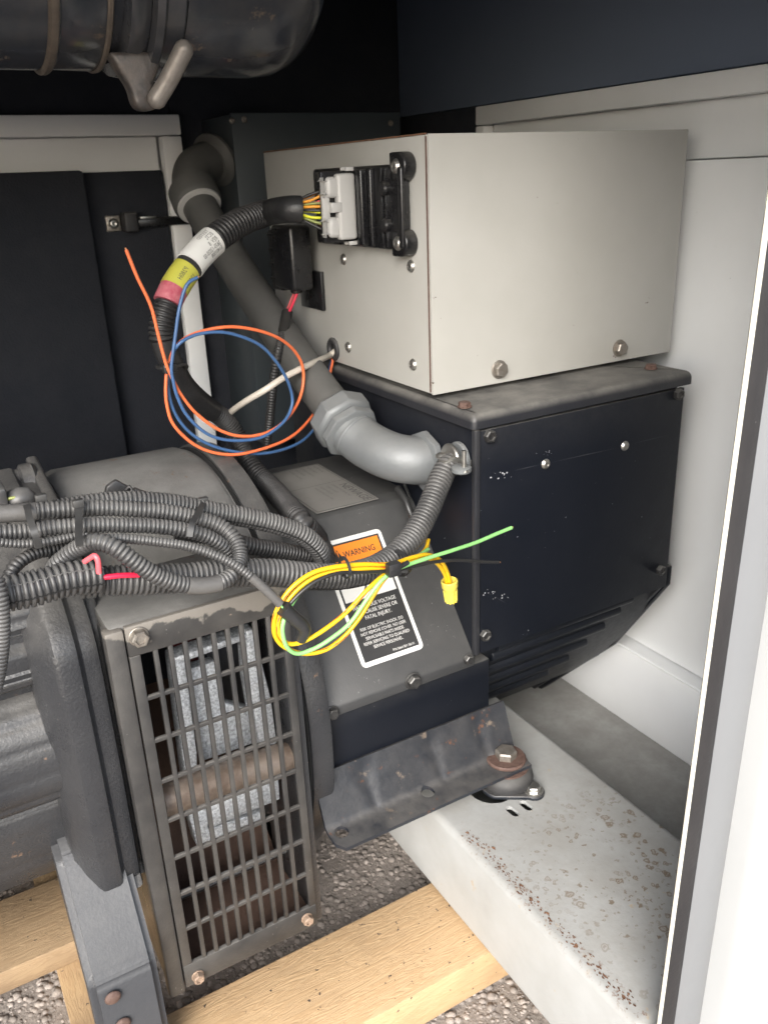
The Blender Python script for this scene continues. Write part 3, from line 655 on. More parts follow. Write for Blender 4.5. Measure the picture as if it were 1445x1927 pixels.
obj('lower_washer', bm_lathe([(.036, .0402), (.039, .0415), (.039, .0440), (.030, .0452)], (mc, (0, 0, 1)), 36), M['bolt_rust'], mo, 40)
bolt(mo, mc+Vector((0, 0, .059)), (0, 0, 1), .0160, M['steel_dull'], h=.013, washer=0, twist=.3)
bolt(mo, mc+dn*dl+Vector((0, 0, .008)), (0, 0, 1), .0110, M['steel'], h=.008, washer=1.5, twist=.4)

# ------------------------------------------------------------------ terminal box on the alternator
tb = thing('terminal_box', 'black terminal box with dusty lid in the middle of the set', 'box', (.22, .33, .4))
BX1 = .432
b = bm_box(0, BX1, .006, .66, .415, .798, .003, 2); obj('body', b, M['black'], tb, 40)
box('side_cover', .010, BX1+.006, -.003, .0052, .4165, .794, M['black'], tb, .0012)
b = bm_prism([(c[0]-.008, c[1]-.008) for c in round_rect(BX1+.030, .68, .010)], .7995, .822, 'z')
bmesh.ops.bevel(b, geom=[e for e in b.edges if all(v.co.z > .82 for v in e.verts)], offset=.013, segments=5, profile=.5, affect='EDGES')
obj('lid', b, M['black_dusty'], tb, 45)
box('corner_seam', -.0015, .0085, -.0045, .0055, .416, .797, M['black_dusty'], tb, .002)
obj('lower_flap', bm_prism([(.018, .420), (.020, .412), (.215, .655), (.20, .662)], -.006, -.0005, 'x', .001, 1), M['black'], tb, 40)
for px, py in ((919, 820), (1240, 1072), (1274, 737), (911, 1194)):
    q = at(px, py, y=-.004); q.x = min(q.x, BX1-.012); q.z = min(q.z, .786)
    bolt(tb, q, (0, -1, 0), .0085, M['bolt_black'], h=.009, recess=True, washer=0)
for px, py in ((1026, 873), (1175, 839)): rivet(tb, at(px, py, y=-.004), (0, -1, 0), .0075, M['steel'], 'screw')
for px, py in ((874, 766), (1224, 694)): bolt(tb, at(px, py, z=.823), (0, 0, 1), .0085, M['bolt_rust'], h=.006, washer=1.3)

def chips(parent, face, spots, mt, seed):
    rr = random.Random(seed); b_ = bmesh.new()
    for px, py, n, spread, sz in spots:
        for _ in range(n):
            q = at(px+rr.gauss(0, spread), py+rr.gauss(0, spread*.35), y=face); k = rr.randint(5, 7); w_ = size(sz*rr.uniform(.4, 1.2), q); a0 = rr.random()*6; el = rr.uniform(.3, 1)
            b_.faces.new([b_.verts.new((q.x+w_*math.cos(a0+j*6.283/k)*rr.uniform(.6, 1.2), face, q.z+w_*el*math.sin(a0+j*6.283/k)*rr.uniform(.6, 1.2))) for j in range(k)])
    o_ = obj('paint_chips', b_, mt, parent); o_['kind'] = 'stuff'
chips(tb, -.0036, [(936, 894, 10, 14, 2.2), (1026, 852, 8, 10, 1.4), (936, 1118, 14, 14, 2.0), (985, 1190, 3, 10, 1.5), (905, 960, 3, 3, 1.5), (1150, 1000, 5, 80, 1.2), (1000, 1000, 5, 60, 1.2)], M['chip'], 3)
for a, c in (((966, 886), (1018, 874)), ((1034, 871), (1165, 842)), ((1186, 836), (1260, 818)), ((930, 1122), (952, 1136))):
    p_, q_ = at(*a, y=-.0036), at(*c, y=-.0036); m_ = p_.lerp(q_, .5)+Vector((0, 0, .0007)); m2 = p_.lerp(q_, .5)-Vector((0, 0, .0002))
    quad('scratch', [p_, m2, q_, m_], M['scratch'], tb)
# ------------------------------------------------------------------ control box (pale) standing on the lid
SX0, SX1, SY0, SY1, SZ0, SZ1 = -.008, .509, .100, .68, .833, 1.200
cb = thing('control_box', 'large pale beige sheet steel control box above the black box', 'box', (.25, .39, SZ0))
obj('cabinet', bm_box(SX0, SX1, SY0+.003, SY1, SZ0, SZ1, .0015, 2), M['beige'], cb, 40)
box('front_cover', SX0+.002, SX1+.001, SY0-.001, SY0+.0025, SZ0-.002, SZ1+.001, M['beige'], cb, .0008)
box('rusty_top_edge', SX0-.001, SX0+.0025, SY0+.004, SY1, SZ1+.0002, SZ1+.0022, M['rust_edge'], cb, .0004)
box('edge_seam', SX0-.0006, SX0+.0016, SY0+.0028, SY0+.0042, SZ0+.002, SZ1-.002, M['bolt_rust'], cb, 0)
for x in (.05, .43):
    for y in (.16, .60): box('spacer', x-.03, x+.03, y-.02, y+.02, .8225, SZ0-.0005, M['black'], cb, .002)
chips(cb, SY0-.0013, [(1160, 672, 4, 5, 1.6), (985, 375, 3, 30, 1.2), (1215, 570, 2, 2, 1.8), (1000, 620, 4, 90, 1.2), (818, 560, 8, 2, 1.3), (815, 720, 5, 2, 1.8)], M['bolt_rust'], 5)
for px, py in ((938, 695), (1164, 655)): bolt(cb, at(px, py, y=SY0-.001), (0, -1, 0), .0105, M['steel_dull'], h=.009, washer=1.42)
for px, py in ((647, 488), (774, 501), (656, 653), (778, 686)): rivet(cb, at(px, py, x=SX0), (-1, 0, 0), .0085, M['steel'])
gp = at(629, 657, x=SX0)
obj('grommet', bm_lathe([(.021, 0), (.022, .003), (.019, .006), (.0125, .006), (.0115, .001)], (gp, (-1, 0, 0)), 28, False), M['rubber'], cb, True)
obj('grommet_hole', bm_lathe([(.0125, .0006), (.0125, .0009)], (gp, (-1, 0, 0)), 24), M['gap'], cb)

# ------------------------------------------------------------------ engine control module on the pale box
cmx = SX0
def fp(px, py, d=0): return at(px, py, x=cmx-d)
e_tl, e_bl, e_tr, e_br = fp(587, 313, .022), fp(597, 466, .022), fp(765, 303), fp(772, 470)
ey0, ey1 = (e_tr.y+e_br.y)/2-.009, (e_tl.y+e_bl.y)/2; ez0, ez1 = (e_bl.z+e_br.z)/2, (e_tl.z+e_tr.z)/2
ecu = thing('engine_control_module', 'black ribbed control module screwed to the pale box', 'control module', (cmx, (ey0+ey1)/2, ez0))
box('case', cmx-.022, cmx-.001, ey0, ey1, ez0+.004, ez1-.004, M['plastic'], ecu, .005, 3)
w = ey1-ey0; h = ez1-ez0
def ey(px): 
    return fp(px, 390, .022).y
ECU_RIBS = []
for y, t, d in ((ey(688), .016, .012), (ey(704), .007, .008), (ey(757), .011, .005)):
    o = box('rib', cmx-.022-d, cmx-.021, y-t/2, y+t/2, ez0+.008, ez1-.008, M['plastic'], ecu, .003, 3)
yy = ey(728)
for z0, z1 in ((ez0+.008, ez0+h*.24), (ez0+h*.36, ez0+h*.64), (ez0+h*.78, ez1-.008)):
    for k in (-1, 1): box('rib', cmx-.028, cmx-.0215, yy+k*.006-.002, yy+k*.006+.002, z0, z1, M['plastic'], ecu, .0012)
for z in (ez0+h*.31, ez0+h*.71): obj('boss', bm_lathe([(.010, 0), (.010, .008), (.007, .011), (0, .011)], ((cmx-.021, yy-.003, z), (-1, 0, 0)), 18), M['plastic'], ecu, 40)
for px, py in ((748, 313), (752, 458)):
    q = fp(px, py, .02); 
    b = bm_prism([(q.y+.020, q.z-.0195), (q.y+.020, q.z+.0195)]+[(q.y-.003+.0195*math.cos(a), q.z+.0195*math.sin(a)) for a in [math.pi/2+math.pi*k/12 for k in range(13)]], cmx-.0225, cmx-.0012, 'x', .003, 2)
    obj('lug', b, M['plastic'], ecu, 45); rivet(ecu, (cmx-.0226, q.y, q.z), (-1, 0, 0), .0095, M['steel'], 'screw')

# ------------------------------------------------------------------ light grey plug and the loom that leaves it
pc0 = at(612, 391, x=SX0-.070)
HARN = 'thick black wiring loom with white and yellow labels plugged into the module'
hz = thing('wiring_loom', HARN, 'wiring loom', at(440, 430, y=.36), 'wiring looms')
pzc, pyc = pc0.z, pc0.y; ph = .098; pwid = .050
yL, yR = at(606, 390, x=SX0-.072).y, at(672, 390, x=SX0-.024).y
plug = obj('plug', bm_box(cmx-.056, cmx-.024, yR, yL-.010, pzc-ph/2, pzc+ph/2, .005, 3), M['plug'], hz, 40)
for sg in (-1, 1):
    za, zb_ = sorted((pzc+sg*.014, pzc+sg*(ph/2-.004)))
    box('plug_lobe', cmx-.073, cmx-.050, yR+.003, yL-.0115, za, zb_, M['plug'], plug, .007, 4)
    za, zb_ = sorted((pzc+sg*.020, pzc+sg*(ph/2-.010)))
    box('plug_lobe', cmx-.078, cmx-.060, yR+.012, yL-.018, za, zb_, M['plug'], plug, .005, 3)
box('plug_latch', cmx-.069, cmx-.050, yR-.001, yL-.008, pzc-.0075, pzc+.0075, M['plug'], plug, .002)
box('plug_latch', cmx-.079, cmx-.0665, (yL+yR)/2-.004, (yL+yR)/2+.004, pzc-.021, pzc+.021, M['plug'], plug, .0015)
box('plug_face', cmx-.076, cmx-.024, yL-.0098, yL+.000, pzc-ph/2-.004, pzc+ph/2+.004, M['plastic'], plug, .002)
for sy in (0, .016):
    for sz in (-1, 1): box('plug_pin', cmx-.036, cmx-.022, yR+.008+sy, yR+.013+sy, pzc+sz*(ph/2+.006)-.003, pzc+sz*(ph/2+.006)+.003, M['plug'], plug, .001)
def pp(px, py, y): return at(px, py, y=y)
ye = yL+.034
loom_pts = [(566, 394, ye), (545, 394, ye+.012), (505, 400, .44), (455, 417, .42), (415, 442, .40), (380, 473, .385), (352, 507, .37), (330, 540, .36), (314, 575, .35), (304, 615, .345),
            (308, 650, .345), (326, 690, .35), (350, 730, .37), (385, 763, .40), (423, 790, .43), (450, 830, .42), (476, 880, .36), (509, 915, .32), (543, 953, .265), (570, 985, .225), (600, 1020, .17), (612, 1055, .12)]
# where the loom lies on the cover keep it above the metal
pts = []
for px, py, y in loom_pts:
    q = at(px, py, y=y)
    if py > 860 and q.z < .662 and q.x > AX0 and py < 990: q = at(px, py, z=.664)
    pts.append(q)
lp_ = Path(pts)
def dist_of(path, px, py):
    best = (1e9, 0)
    for i, p in enumerate(path.p):
        v = p-CAM; zc = v.dot(FW); X = IMG_W/2+FPX*v.dot(RT)/zc; Y = IMG_H/2-FPX*v.dot(UP)/zc
        e = (X-px)**2+(Y-py)**2
        if e < best[0]: best = (e, path.l[i])
    return best[1]
dA, dB, dC, dD = dist_of(lp_, 505, 398), dist_of(lp_, 400, 455), dist_of(lp_, 352, 507), dist_of(lp_, 310, 580)
rH = size(25, lp_.at(dA)[0])
smooth_tube('tape_wrap', lp_, rH*.93, M['tape'], hz, 18, d0=.0, d1=dA)
obj('corrugated_tube', loom_mesh(lp_, rH*.98, .0075, dA, dist_of(lp_, 402, 452), rH*1.04), M['loom_dark'], hz, 60)
def wrap_text(s, path, d, r, h, ang0, mt, par, flip=1, sx=1.):
    def warp(a, b_):
        p, t, u = path.at(d-flip*b_); w_ = t.cross(u); th = ang0+flip*a/r
        return p+(u*math.cos(th)+w_*math.sin(th))*r*1.012
    return text('lettering', s, None, (1, 0, 0), (0, 1, 0), h, mt, par, 'LEFT', sx, warp=warp)
d1, d2, d3, d4 = dist_of(lp_, 402, 452), dist_of(lp_, 357, 500), dist_of(lp_, 328, 542), dist_of(lp_, 315, 570)
wl2 = smooth_tube('white_label', lp_, rH*1.06, M['lab_white'], hz, 24, d0=d1, d1=d2)
smooth_tube('tape_wrap', lp_, rH*.98, M['tape'], hz, 20, d0=d2, d1=d2+.008)
yl2 = smooth_tube('yellow_label', lp_, rH*1.0, M['lab_yellow'], hz, 24, d0=d2+.008, d1=d3)
smooth_tube('pink_tape', lp_, rH*.98, M['lab_pink'], hz, 20, d0=d3, d1=d4)
L_ = d2-d1
for k, (s, a) in enumerate((('TESTED', -.75), ('ECTL', -.35), ('REV  B', .05), ('2670-12020-00', .4), ('E1401008', .75))):
    def warp(a_, b_, a0=a):
        p, t, u = lp_.at(d1+.006+a_); w_ = t.cross(u); th = -a0*1.0+b_/rH
        return p+(u*math.cos(th)+w_*math.sin(th))*rH*1.075
    text('lettering', s, None, (1, 0, 0), (0, 1, 0), .0066, M['paper_ink'], wl2, 'LEFT', .78, warp=warp)
for k, (s, a) in enumerate((('P280H', -.1), ('12A230', .6))):
    def warp(a_, b_, a0=a):
        p, t, u = lp_.at(d2+.016+a_); w_ = t.cross(u); th = -a0+b_/rH
        return p+(u*math.cos(th)+w_*math.sin(th))*rH*1.02
    text('lettering', s, None, (1, 0, 0), (0, 1, 0), .0075, M['paper_ink'], yl2, 'LEFT', .8, warp=warp)
obj('corrugated_tube', loom_mesh(lp_, rH*.86, .006, d4, dist_of(lp_, 306, 640), rH*.86), M['loom_dark'], hz, 60)
dS = dist_of(lp_, 306, 640); dT = dist_of(lp_, 400, 775)
smooth_tube('tape_wrap', lp_, rH*.80, M['tape'], hz, 16, d0=dS, d1=dT, r1=rH*.85)
rL = size(21, lp_.at(dist_of(lp_, 520, 925))[0])
obj('corrugated_tube', loom_mesh(lp_, rH*.78, .0062, dT, None, rL), M['loom_dark'], hz, 60)
wcols = ['amber_w', 'black_w', 'amber_w', 'redpink', 'olive_w', 'amber_w', 'black_w', 'lime_w', 'lime_w', 'blue_w', 'olive_w', 'brown_w', 'black_w']
for k, cn in enumerate(wcols):
    f = k/(len(wcols)-1); a = lp_.at(.004)[0]; zt_ = pzc+.030-.068*f; xo = random.uniform(-.008, .010)
    o_ = Vector((0, 0, (rH*.62)*(1-2*f)))+Vector((xo*.6, 0, 0))
    end = Vector((cmx-.062+xo, yL+.001, zt_)); st = a+o_
    smooth_tube('wire', [st+Vector((0, .012, 0)), st, st.lerp(end, .5)+Vector((0, 0, random.uniform(-.004, .003))), end+Vector((0, .006, 0)), end], .0023, M[cn], hz, 8, .004)

# ------------------------------------------------------------------ black relay holder under the plug
rp = thing('relay_holder', 'glossy black relay holder with red wires beside the pale box', 'relay', at(545, 570, x=-.03))
yl_, yr_ = at(512, 480, x=-.072).y, at(588, 480, x=-.030).y; zl, zh = at(530, 545, x=-.072).z, at(550, 424, x=-.06).z
box('cover', -.072, -.030, yr_, yl_, zl, zh, M['plastic'], rp, .007, 3)
box('body', -.060, -.012, yl_-.004, yl_+.040, zl-.006, zh-.010, M['plastic'], rp, .003)
for k in range(4): box('rib', -.064, -.058, yl_+.002, yl_+.036, zl+.012+k*.026, zl+.018+k*.026, M['plastic'], rp, .001)
box('base_plate', -.016, -.0085, yr_+.002, yl_+.010, at(575, 578, x=-.016).z, zl+.03, M['plastic'], rp, .002)
obj('nipple', bm_lathe([(.011, 0), (.011, .006), (.009, .008)], ((-.050, (yr_+yl_)/2-.006, zl+.001), (0, 0, -1)), 18), M['plastic'], rp, 40)
hp = at(562, 511, x=-.0725); obj('vent_hole', bm_lathe([(.0035, 0), (.0035, .0006)], (hp, (-1, 0, 0)), 14), M['gap'], rp)
w0 = Vector((-.050, (yr_+yl_)/2-.006, zl-.004)); w1 = at(540, 592, y=w0.y+.01)
for k, cn in enumerate(('redpink', 'brown_w', 'red_w')): 
    o_ = Vector((0, (1-k)*.0045, 0)); smooth_tube('wire', [w0+o_, w0.lerp(w1, .5)+o_*1.2, w1+o_*.8], .0026, M[cn], rp, 8)
w2 = at(533, 628, y=w0.y-.01); smooth_tube('boot', [w1+(w1-w2)*.15, w1, w2], .0105, M['plastic'], rp, 14)
rpath = Path([w2, at(524, 660, y=.43), at(517, 700, y=.43), at(512, 745, y=.44), at(507, 800, y=.46), at(500, 850, y=.48)])
obj('corrugated_tube', loom_mesh(rpath, .0085, .0055), M['loom_dark'], rp, 60)

# ------------------------------------------------------------------ dark grey box on the back wall and the conduit
gb = thing('junction_box', 'dark grey steel junction box behind the pale control box', 'box', (.25, .95, .6))
gy = .90; gx0 = at(437, 230, y=gy).x; gx1 = at(752, 213, y=gy).x; gz1 = at(600, 212, y=gy).z
box('cabinet', gx0, gx1, gy+.006, BY-.001, .55, gz1-.002, M['greybox'], gb, .003)
box('door', gx0-.002, gx1, gy-.001, gy+.0052, .55, gz1, M['greybox'], gb, .002)
for px, py in ((437, 227), (460, 225), (735, 232)): rivet(gb, at(px, py, y=gy-.001), (0, -1, 0), .006, M['steel_dull'], 'screw')
cn = thing('conduit', 'thick grey conduit pipe running from the back box to the black box', 'conduit', at(520, 600, y=.6))
cpt = [(398, 300, .955), (368, 318, .93), (362, 350, .90), (380, 395, .85), (440, 495, .72), (515, 610, .55), (580, 705, .38), (640, 785, .27)]
cpath = Path([at(*p[:2], y=p[2]) for p in cpt])
dK = dist_of(cpath, 378, 388); rC = .0315
smooth_tube('pipe', cpath, size(34, at(430, 480, y=.74)), M['pipe'], cn, 28, d0=dK, r1=size(37, at(620, 760, y=.30)))
rE = size(40, at(370, 350, y=.9))
smooth_tube('upper_elbow', cpath, rE*.92, M['pipe'], cn, 28, d0=0, d1=dK-.01)
pK, tK, uK = cpath.at(dK-.022)
obj('upper_coupling', bm_lathe([(rE*1.0, -.03), (rE*1.14, -.024), (rE*1.16, .012), (rE*1.05, .020), (rE*.95, .022)], (pK, tK), 32), M['pipe'], cn, 40)
obj('white_ring', bm_lathe([(rE*.98, .0205), (rE*1.04, .021), (rE*1.03, .026), (rE*.9, .027)], (pK, tK), 32), M['plug'], cn, 40)
gq = at(400, 298, x=gx0-.002); obj('wall_flange', bm_lathe([(rE*1.25, 0), (rE*1.25, .008), (rE*1.05, .014), (rE*.95, .02)], (cpath.p[0]+Vector((.01, .0, 0)), (cpath.t[0])), 30), M['pipe'], cn, 40)
# zinc elbow into the black box
ef = thing('conduit_elbow', 'zinc cast conduit elbow with large hex nut on the black box', 'conduit fitting', at(720, 850, x=-.06))
ehole = at(808, 866, x=-.002)
e0 = cpath.p[-1]; t0 = cpath.t[-1]
epath = Path([e0, e0+t0*.035, at(690, 836, y=ehole.y+.085), at(735, 858, y=ehole.y+.035), at(775, 866, y=ehole.y+.008), ehole], .003)
rB = size(46, at(730, 850, y=ehole.y+.04))
rN = size(62, e0)
def hexprism(o_, ax, r, h0, h1, ch=.12):
    ax = Vector(ax).normalized(); u = ax.orthogonal().normalized(); v = ax.cross(u); b_ = bmesh.new(); rings = []
    for rr, hh_ in ((r*(1-ch), h0), (r, h0+(h1-h0)*.18), (r, h1-(h1-h0)*.18), (r*(1-ch), h1)):
        rings.append([b_.verts.new(Vector(o_)+ax*hh_+(u*math.cos(k*math.pi/4)+v*math.sin(k*math.pi/4))*rr) for k in range(8)])
    for a, c in zip(rings, rings[1:]):
        for k in range(8): b_.faces.new((a[k], a[(k+1) % 8], c[(k+1) % 8], c[k]))
    b_.faces.new(rings[0]); b_.faces.new(rings[-1]); bmesh.ops.recalc_face_normals(b_, faces=b_.faces)
    bmesh.ops.bevel(b_, geom=b_.edges[:], offset=.0012, segments=2, affect='EDGES'); return b_
obj('compression_nut', hexprism(e0, t0, rN*.98, -.012, .028), M['zinc_cast'], ef, 40)
obj('nut_collar', hexprism(e0, t0, rN*.90, .0285, .048), M['zinc_cast'], ef, 40)
smooth_tube('bend', epath, rB, M['zinc_cast'], ef, 32, d0=.040, d1=epath.len-.010, step=.004, r1=rB*.98)
obj('seam_bead', bm_tube(epath, [(.046, rB*1.0), (.047, rB*1.045), (.050, rB*1.045), (.051, rB*1.0)], 32, False), M['zinc_cast'], ef, True)
obj('lock_nut', hexprism(ehole, (-1, 0, 0), rB*1.28, .0005, .016), M['zinc_cast'], ef, 40)

# ------------------------------------------------------------------ flywheel housing, grille box, engine
HY, HZ = .33, .35
def hr(a):      # radius of the housing by angle from the top towards the camera
    return .352+.040*max(0, math.cos(rad(a)))**1.2
def hpt(a, k=1., dr=0): r = hr(a)*k+dr; return (HY-r*math.sin(rad(a)), HZ+r*math.cos(rad(a)))
hs_ = thing('flywheel_housing', 'dusty dark flywheel housing between engine and alternator', 'housing', (-.42, .33, 0))
def shell(name, x0, x1, a0, a1, mt, dr=0., th=.012, edge=.010, n=56):
    b_ = bmesh.new(); secs = [(x0, -th), (x0, -edge), (x0+edge*.3, -edge*.3), (x0+edge, 0), (x1-edge, 0), (x1-edge*.3, -edge*.3), (x1, -edge), (x1, -th)]
    rows = []
    for i in range(n+1):
        a = a0+(a1-a0)*i/n; rows.append([b_.verts.new((x, *hpt(a, 1., dr+d))) for x, d in secs])
    for r0, r1 in zip(rows, rows[1:]):
        for k in range(len(secs)): b_.faces.new((r0[k], r0[(k+1) % len(secs)], r1[(k+1) % len(secs)], r1[k]))
    b_.faces.new(rows[0]); b_.faces.new(rows[-1][::-1]); bmesh.ops.recalc_face_normals(b_, faces=b_.faces)
    return obj(name, b_, mt, hs_, 40)
shell('upper_shell', -.553, -.312, -110, 46, M['housing'], edge=.022)
shell('joint_ring', -.309, AX0-.004, -110, 160, M['engine'], .0, .05, .006, 90)
shell('joint_gasket', -.3125, -.3085, -110, 160, M['gap'], -.004, .04, .001, 90)
shell('lower_shell', -.545, -.312, 128, 175, M['engine'], edge=.01)
GY = -.05
gTL, gBL, gBR, gTR = at(240, 1178, y=GY), at(345, 1860, y=GY), at(592, 1735, y=GY), at(552, 1114, y=GY)
gx0_, gx1_ = (gTL.x+gBL.x)/2, (gBR.x+gTR.x)/2-.003; gz0, gz1_ = (gBL.z+gBR.z)/2, gTL.z
box('grille_box_top', gx0_-.018, gx1_+.016, GY+.006, .115, gz1_-.018, gz1_-.002, M['housing'], hs_, .004)
box('grille_box_side', gx0_-.020, gx0_-.006, GY+.005, .13, gz0-.012, gz1_-.0185, M['engine'], hs_, .005)
box('grille_box_side', gx1_+.001, gx1_+.013, GY+.006, .12, gz0-.005, gz1_-.0185, M['engine'], hs_, .003)
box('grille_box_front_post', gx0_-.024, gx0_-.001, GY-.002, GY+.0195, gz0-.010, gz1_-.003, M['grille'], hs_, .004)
box('grille_box_floor', gx0_-.004, gx1_+.0005, GY+.006, .20, gz0-.006, gz0+.004, M['rustin'], hs_, .002)
obj('inner_slope', bm_prism([(.10, gz0+.0045), (.36, gz0+.25), (.36, gz0+.0045)], gx0_-.003, gx1_, 'x'), M['rustin'], hs_)
box('inner_back', gx0_-.004, gx1_, .362, .372, gz0, gz1_-.02, M['foam'], hs_, .001)
box('red_inner_part', gx0_+.11, gx0_+.15, .20, .23, .42, .62, M['redpart'], hs_, .004)
# what shows through the grille
cp = thing('coupling_casting', 'bright bare metal casting behind the vent grille', 'casting', (-.44, .1, .3))
CY = .012
def ip(px, py, y=CY): return at(px, py, y=y)
def cast(name, pts, y, d, mt=M['galv']):
    q = [ip(px, py, y) for px, py in pts]; b_ = bm_prism([(v.x, v.z) for v in q], y, y+d, 'y', .003, 2); return obj(name, b_, mt, cp, 40)
cast('left_flange', [(322, 1246), (348, 1238), (372, 1420), (372, 1490), (352, 1490)], CY, .03)
cast('top_flange', [(322, 1240), (465, 1192), (466, 1204), (323, 1255)], CY-.002, .03)
cast('right_flange', [(462, 1188), (478, 1184), (512, 1320), (522, 1400), (490, 1408), (470, 1290)], CY, .04)
cast('web_plate', [(346, 1262), (406, 1245), (418, 1322), (488, 1338), (500, 1392), (385, 1432), (368, 1380)], CY+.045, .02)
cast('lower_plate', [(390, 1520), (525, 1465), (528, 1505), (395, 1560)], CY-.012, .03)
cast('lower_flange', [(355, 1535), (388, 1522), (393, 1562), (500, 1525), (500, 1545), (372, 1595)], CY, .03)
sh = thing('drive_shaft', 'brown dusty shaft crossing behind the vent grille', 'shaft', (-.44, .02, .38))
sa, sb_ = ip(300, 1508, .0), ip(562, 1418, .0)
obj('shaft_body', bm_lathe([(.020, 0), (.024, .004), (.024, (sb_-sa).length-.03), (.021, (sb_-sa).length-.01)], (sa, sb_-sa), 28), M['shaft'], sh, 40)
# vent grille with its bars
gr = thing('vent_grille', 'dusty metal vent grille bolted over the housing opening', 'grille', (gx0_, GY, gz0))
oTL, oBL, oBR, oTR = at(266, 1230, y=GY), at(359, 1812, y=GY), at(580, 1703, y=GY), at(528, 1150, y=GY)
ox0, ox1, oz0, oz1 = (oTL.x+oBL.x)/2, (oBR.x+oTR.x)/2, (oBL.z+oBR.z)/2, (oTL.z+oTR.z)/2
GT0, GT1 = GY-.004, GY+.0035
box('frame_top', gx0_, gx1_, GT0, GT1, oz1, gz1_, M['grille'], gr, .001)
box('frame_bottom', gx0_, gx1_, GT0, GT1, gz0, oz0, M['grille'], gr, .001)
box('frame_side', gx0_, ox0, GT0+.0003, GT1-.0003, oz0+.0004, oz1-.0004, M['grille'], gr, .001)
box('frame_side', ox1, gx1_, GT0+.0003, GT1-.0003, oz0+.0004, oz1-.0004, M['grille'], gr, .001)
bw = .0060; me = None
for k in range(9):
    x = ox0+(ox1-ox0)*(k+1)/10
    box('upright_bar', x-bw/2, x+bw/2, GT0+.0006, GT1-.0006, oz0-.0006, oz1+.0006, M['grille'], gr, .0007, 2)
for k in range(7):
    z = oz0+(oz1-oz0)*(k+1)/8
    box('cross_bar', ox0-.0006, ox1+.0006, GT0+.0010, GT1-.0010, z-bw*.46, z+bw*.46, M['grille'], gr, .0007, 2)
bolt(gr, at(261, 1197, y=GT0), (0, -1, 0), .0095, M['steel_dull'], h=.010, washer=1.3, recess=True)
for px, py in ((372, 1835), (577, 1727)): bolt(gr, at(px, py, y=GT0), (0, -1, 0), .0072, M['bolt_tan'], h=.009, washer=1.25, recess=True)
# engine block: side profile with ledges and grooves, long along X
en = thing('engine', 'dark painted engine block with ribbed flank at the left edge', 'engine', (-1.1, .33, 0))
def yz(px, py, y): return at(px, py, y=y).z
ep = [(.40, .80), (.16, .76), (.06, .715), (.030, .69), (.020, .672), (.020, .654), (.030, .651), (.030, .635), (.015, .618), (.006, .600), (.010, .591), (.046, .586), (.048, .568), (.020, .559), (.002, .545), (-.010, .515), (-.016, .475), (-.012, .44), (.004, .42), (.032, .411), (.028, .400), (.034, .36), (.044, .31), (.06, .265), (.12, .24), (.40, .235)]
b = bm_prism(ep, -1.9, -.632, 'x'); bmesh.ops.bevel(b, geom=[e for e in b.edges if abs(e.verts[0].co.x-e.verts[1].co.x) > .5], offset=.0085, segments=4, affect='EDGES')
obj('block', b, M['engine'], en, 50)
ef_ = [(.30, .78), (.10, .745), (.03, .70), (-.020, .655), (-.034, .60), (-.040, .45), (-.036, .33), (-.030, .27), (-.010, .252), (.30, .25)]
def round_prism(poly, x0, x1, r, secs=None):
    q = [(p.y, p.z) for p in spline([Vector((0, *p_)) for p_ in poly], .012)]
    b_ = bmesh.new(); cy, cz = .35, .45; rows = []
    for x, d in secs or ((x0, r), (x0+r*.3, r*.3), (x0+r, 0), (x1-r, 0), (x1-r*.3, r*.3), (x1, r)):
        rows.append([b_.verts.new((x, y+d*(cy-y)/math.hypot(cy-y, cz-z), z+d*(cz-z)/math.hypot(cy-y, cz-z))) for y, z in q])
    for a, c in zip(rows, rows[1:]):
        for k in range(len(q)-1): b_.faces.new((a[k], a[k+1], c[k+1], c[k]))
    b_.faces.new(rows[0]); b_.faces.new(rows[-1]); return b_
obj('rear_flange', round_prism(ef_, 0, 0, 0, ((-.652, .060), (-.650, .034), (-.640, .018), (-.6285, .0045), (-.6245, .0008), (-.620, 0), (-.6035, 0), (-.5995, .0015), (-.5965, .0085), (-.593, .0115), (-.5785, .0125), (-.5745, .0145), (-.5725, .021), (-.572, .045))), M['engine'], en, 32)
obj('flange_groove', round_prism([(y+.040, z) for y, z in ef_], -.575, -.558, .005), M['engine'], en, 60)
b = bm_prism([(.022, .640), (.012, .632), (.012, .60), (.030, .60), (.060, .72)], -1.4, -.634, 'x', .004); obj('side_cover', b, M['engine'], en, 50)
ft = [(.06, .335), (.004, .335), (-.004, .328), (-.084, .200), (-.090, .188), (-.096, -.08), (-.03, -.08), (-.03, .14), (.06, .24)]
b = bm_prism(ft, -.672, -.584, 'x'); bmesh.ops.bevel(b, geom=b.edges[:], offset=.009, segments=4, affect='EDGES'); obj('support_foot', b, M['foot'], en, 45)
for px, py in ((213, 1877), (232, 1927)):
    q = at(px, py, y=-.0945); obj('rivet', bm_lathe([(.0105, 0), (.0105, .001), (.008, .0035), (0, .004)], (q, (0, -1, 0)), 20), M['bolt_rust'], en, True)

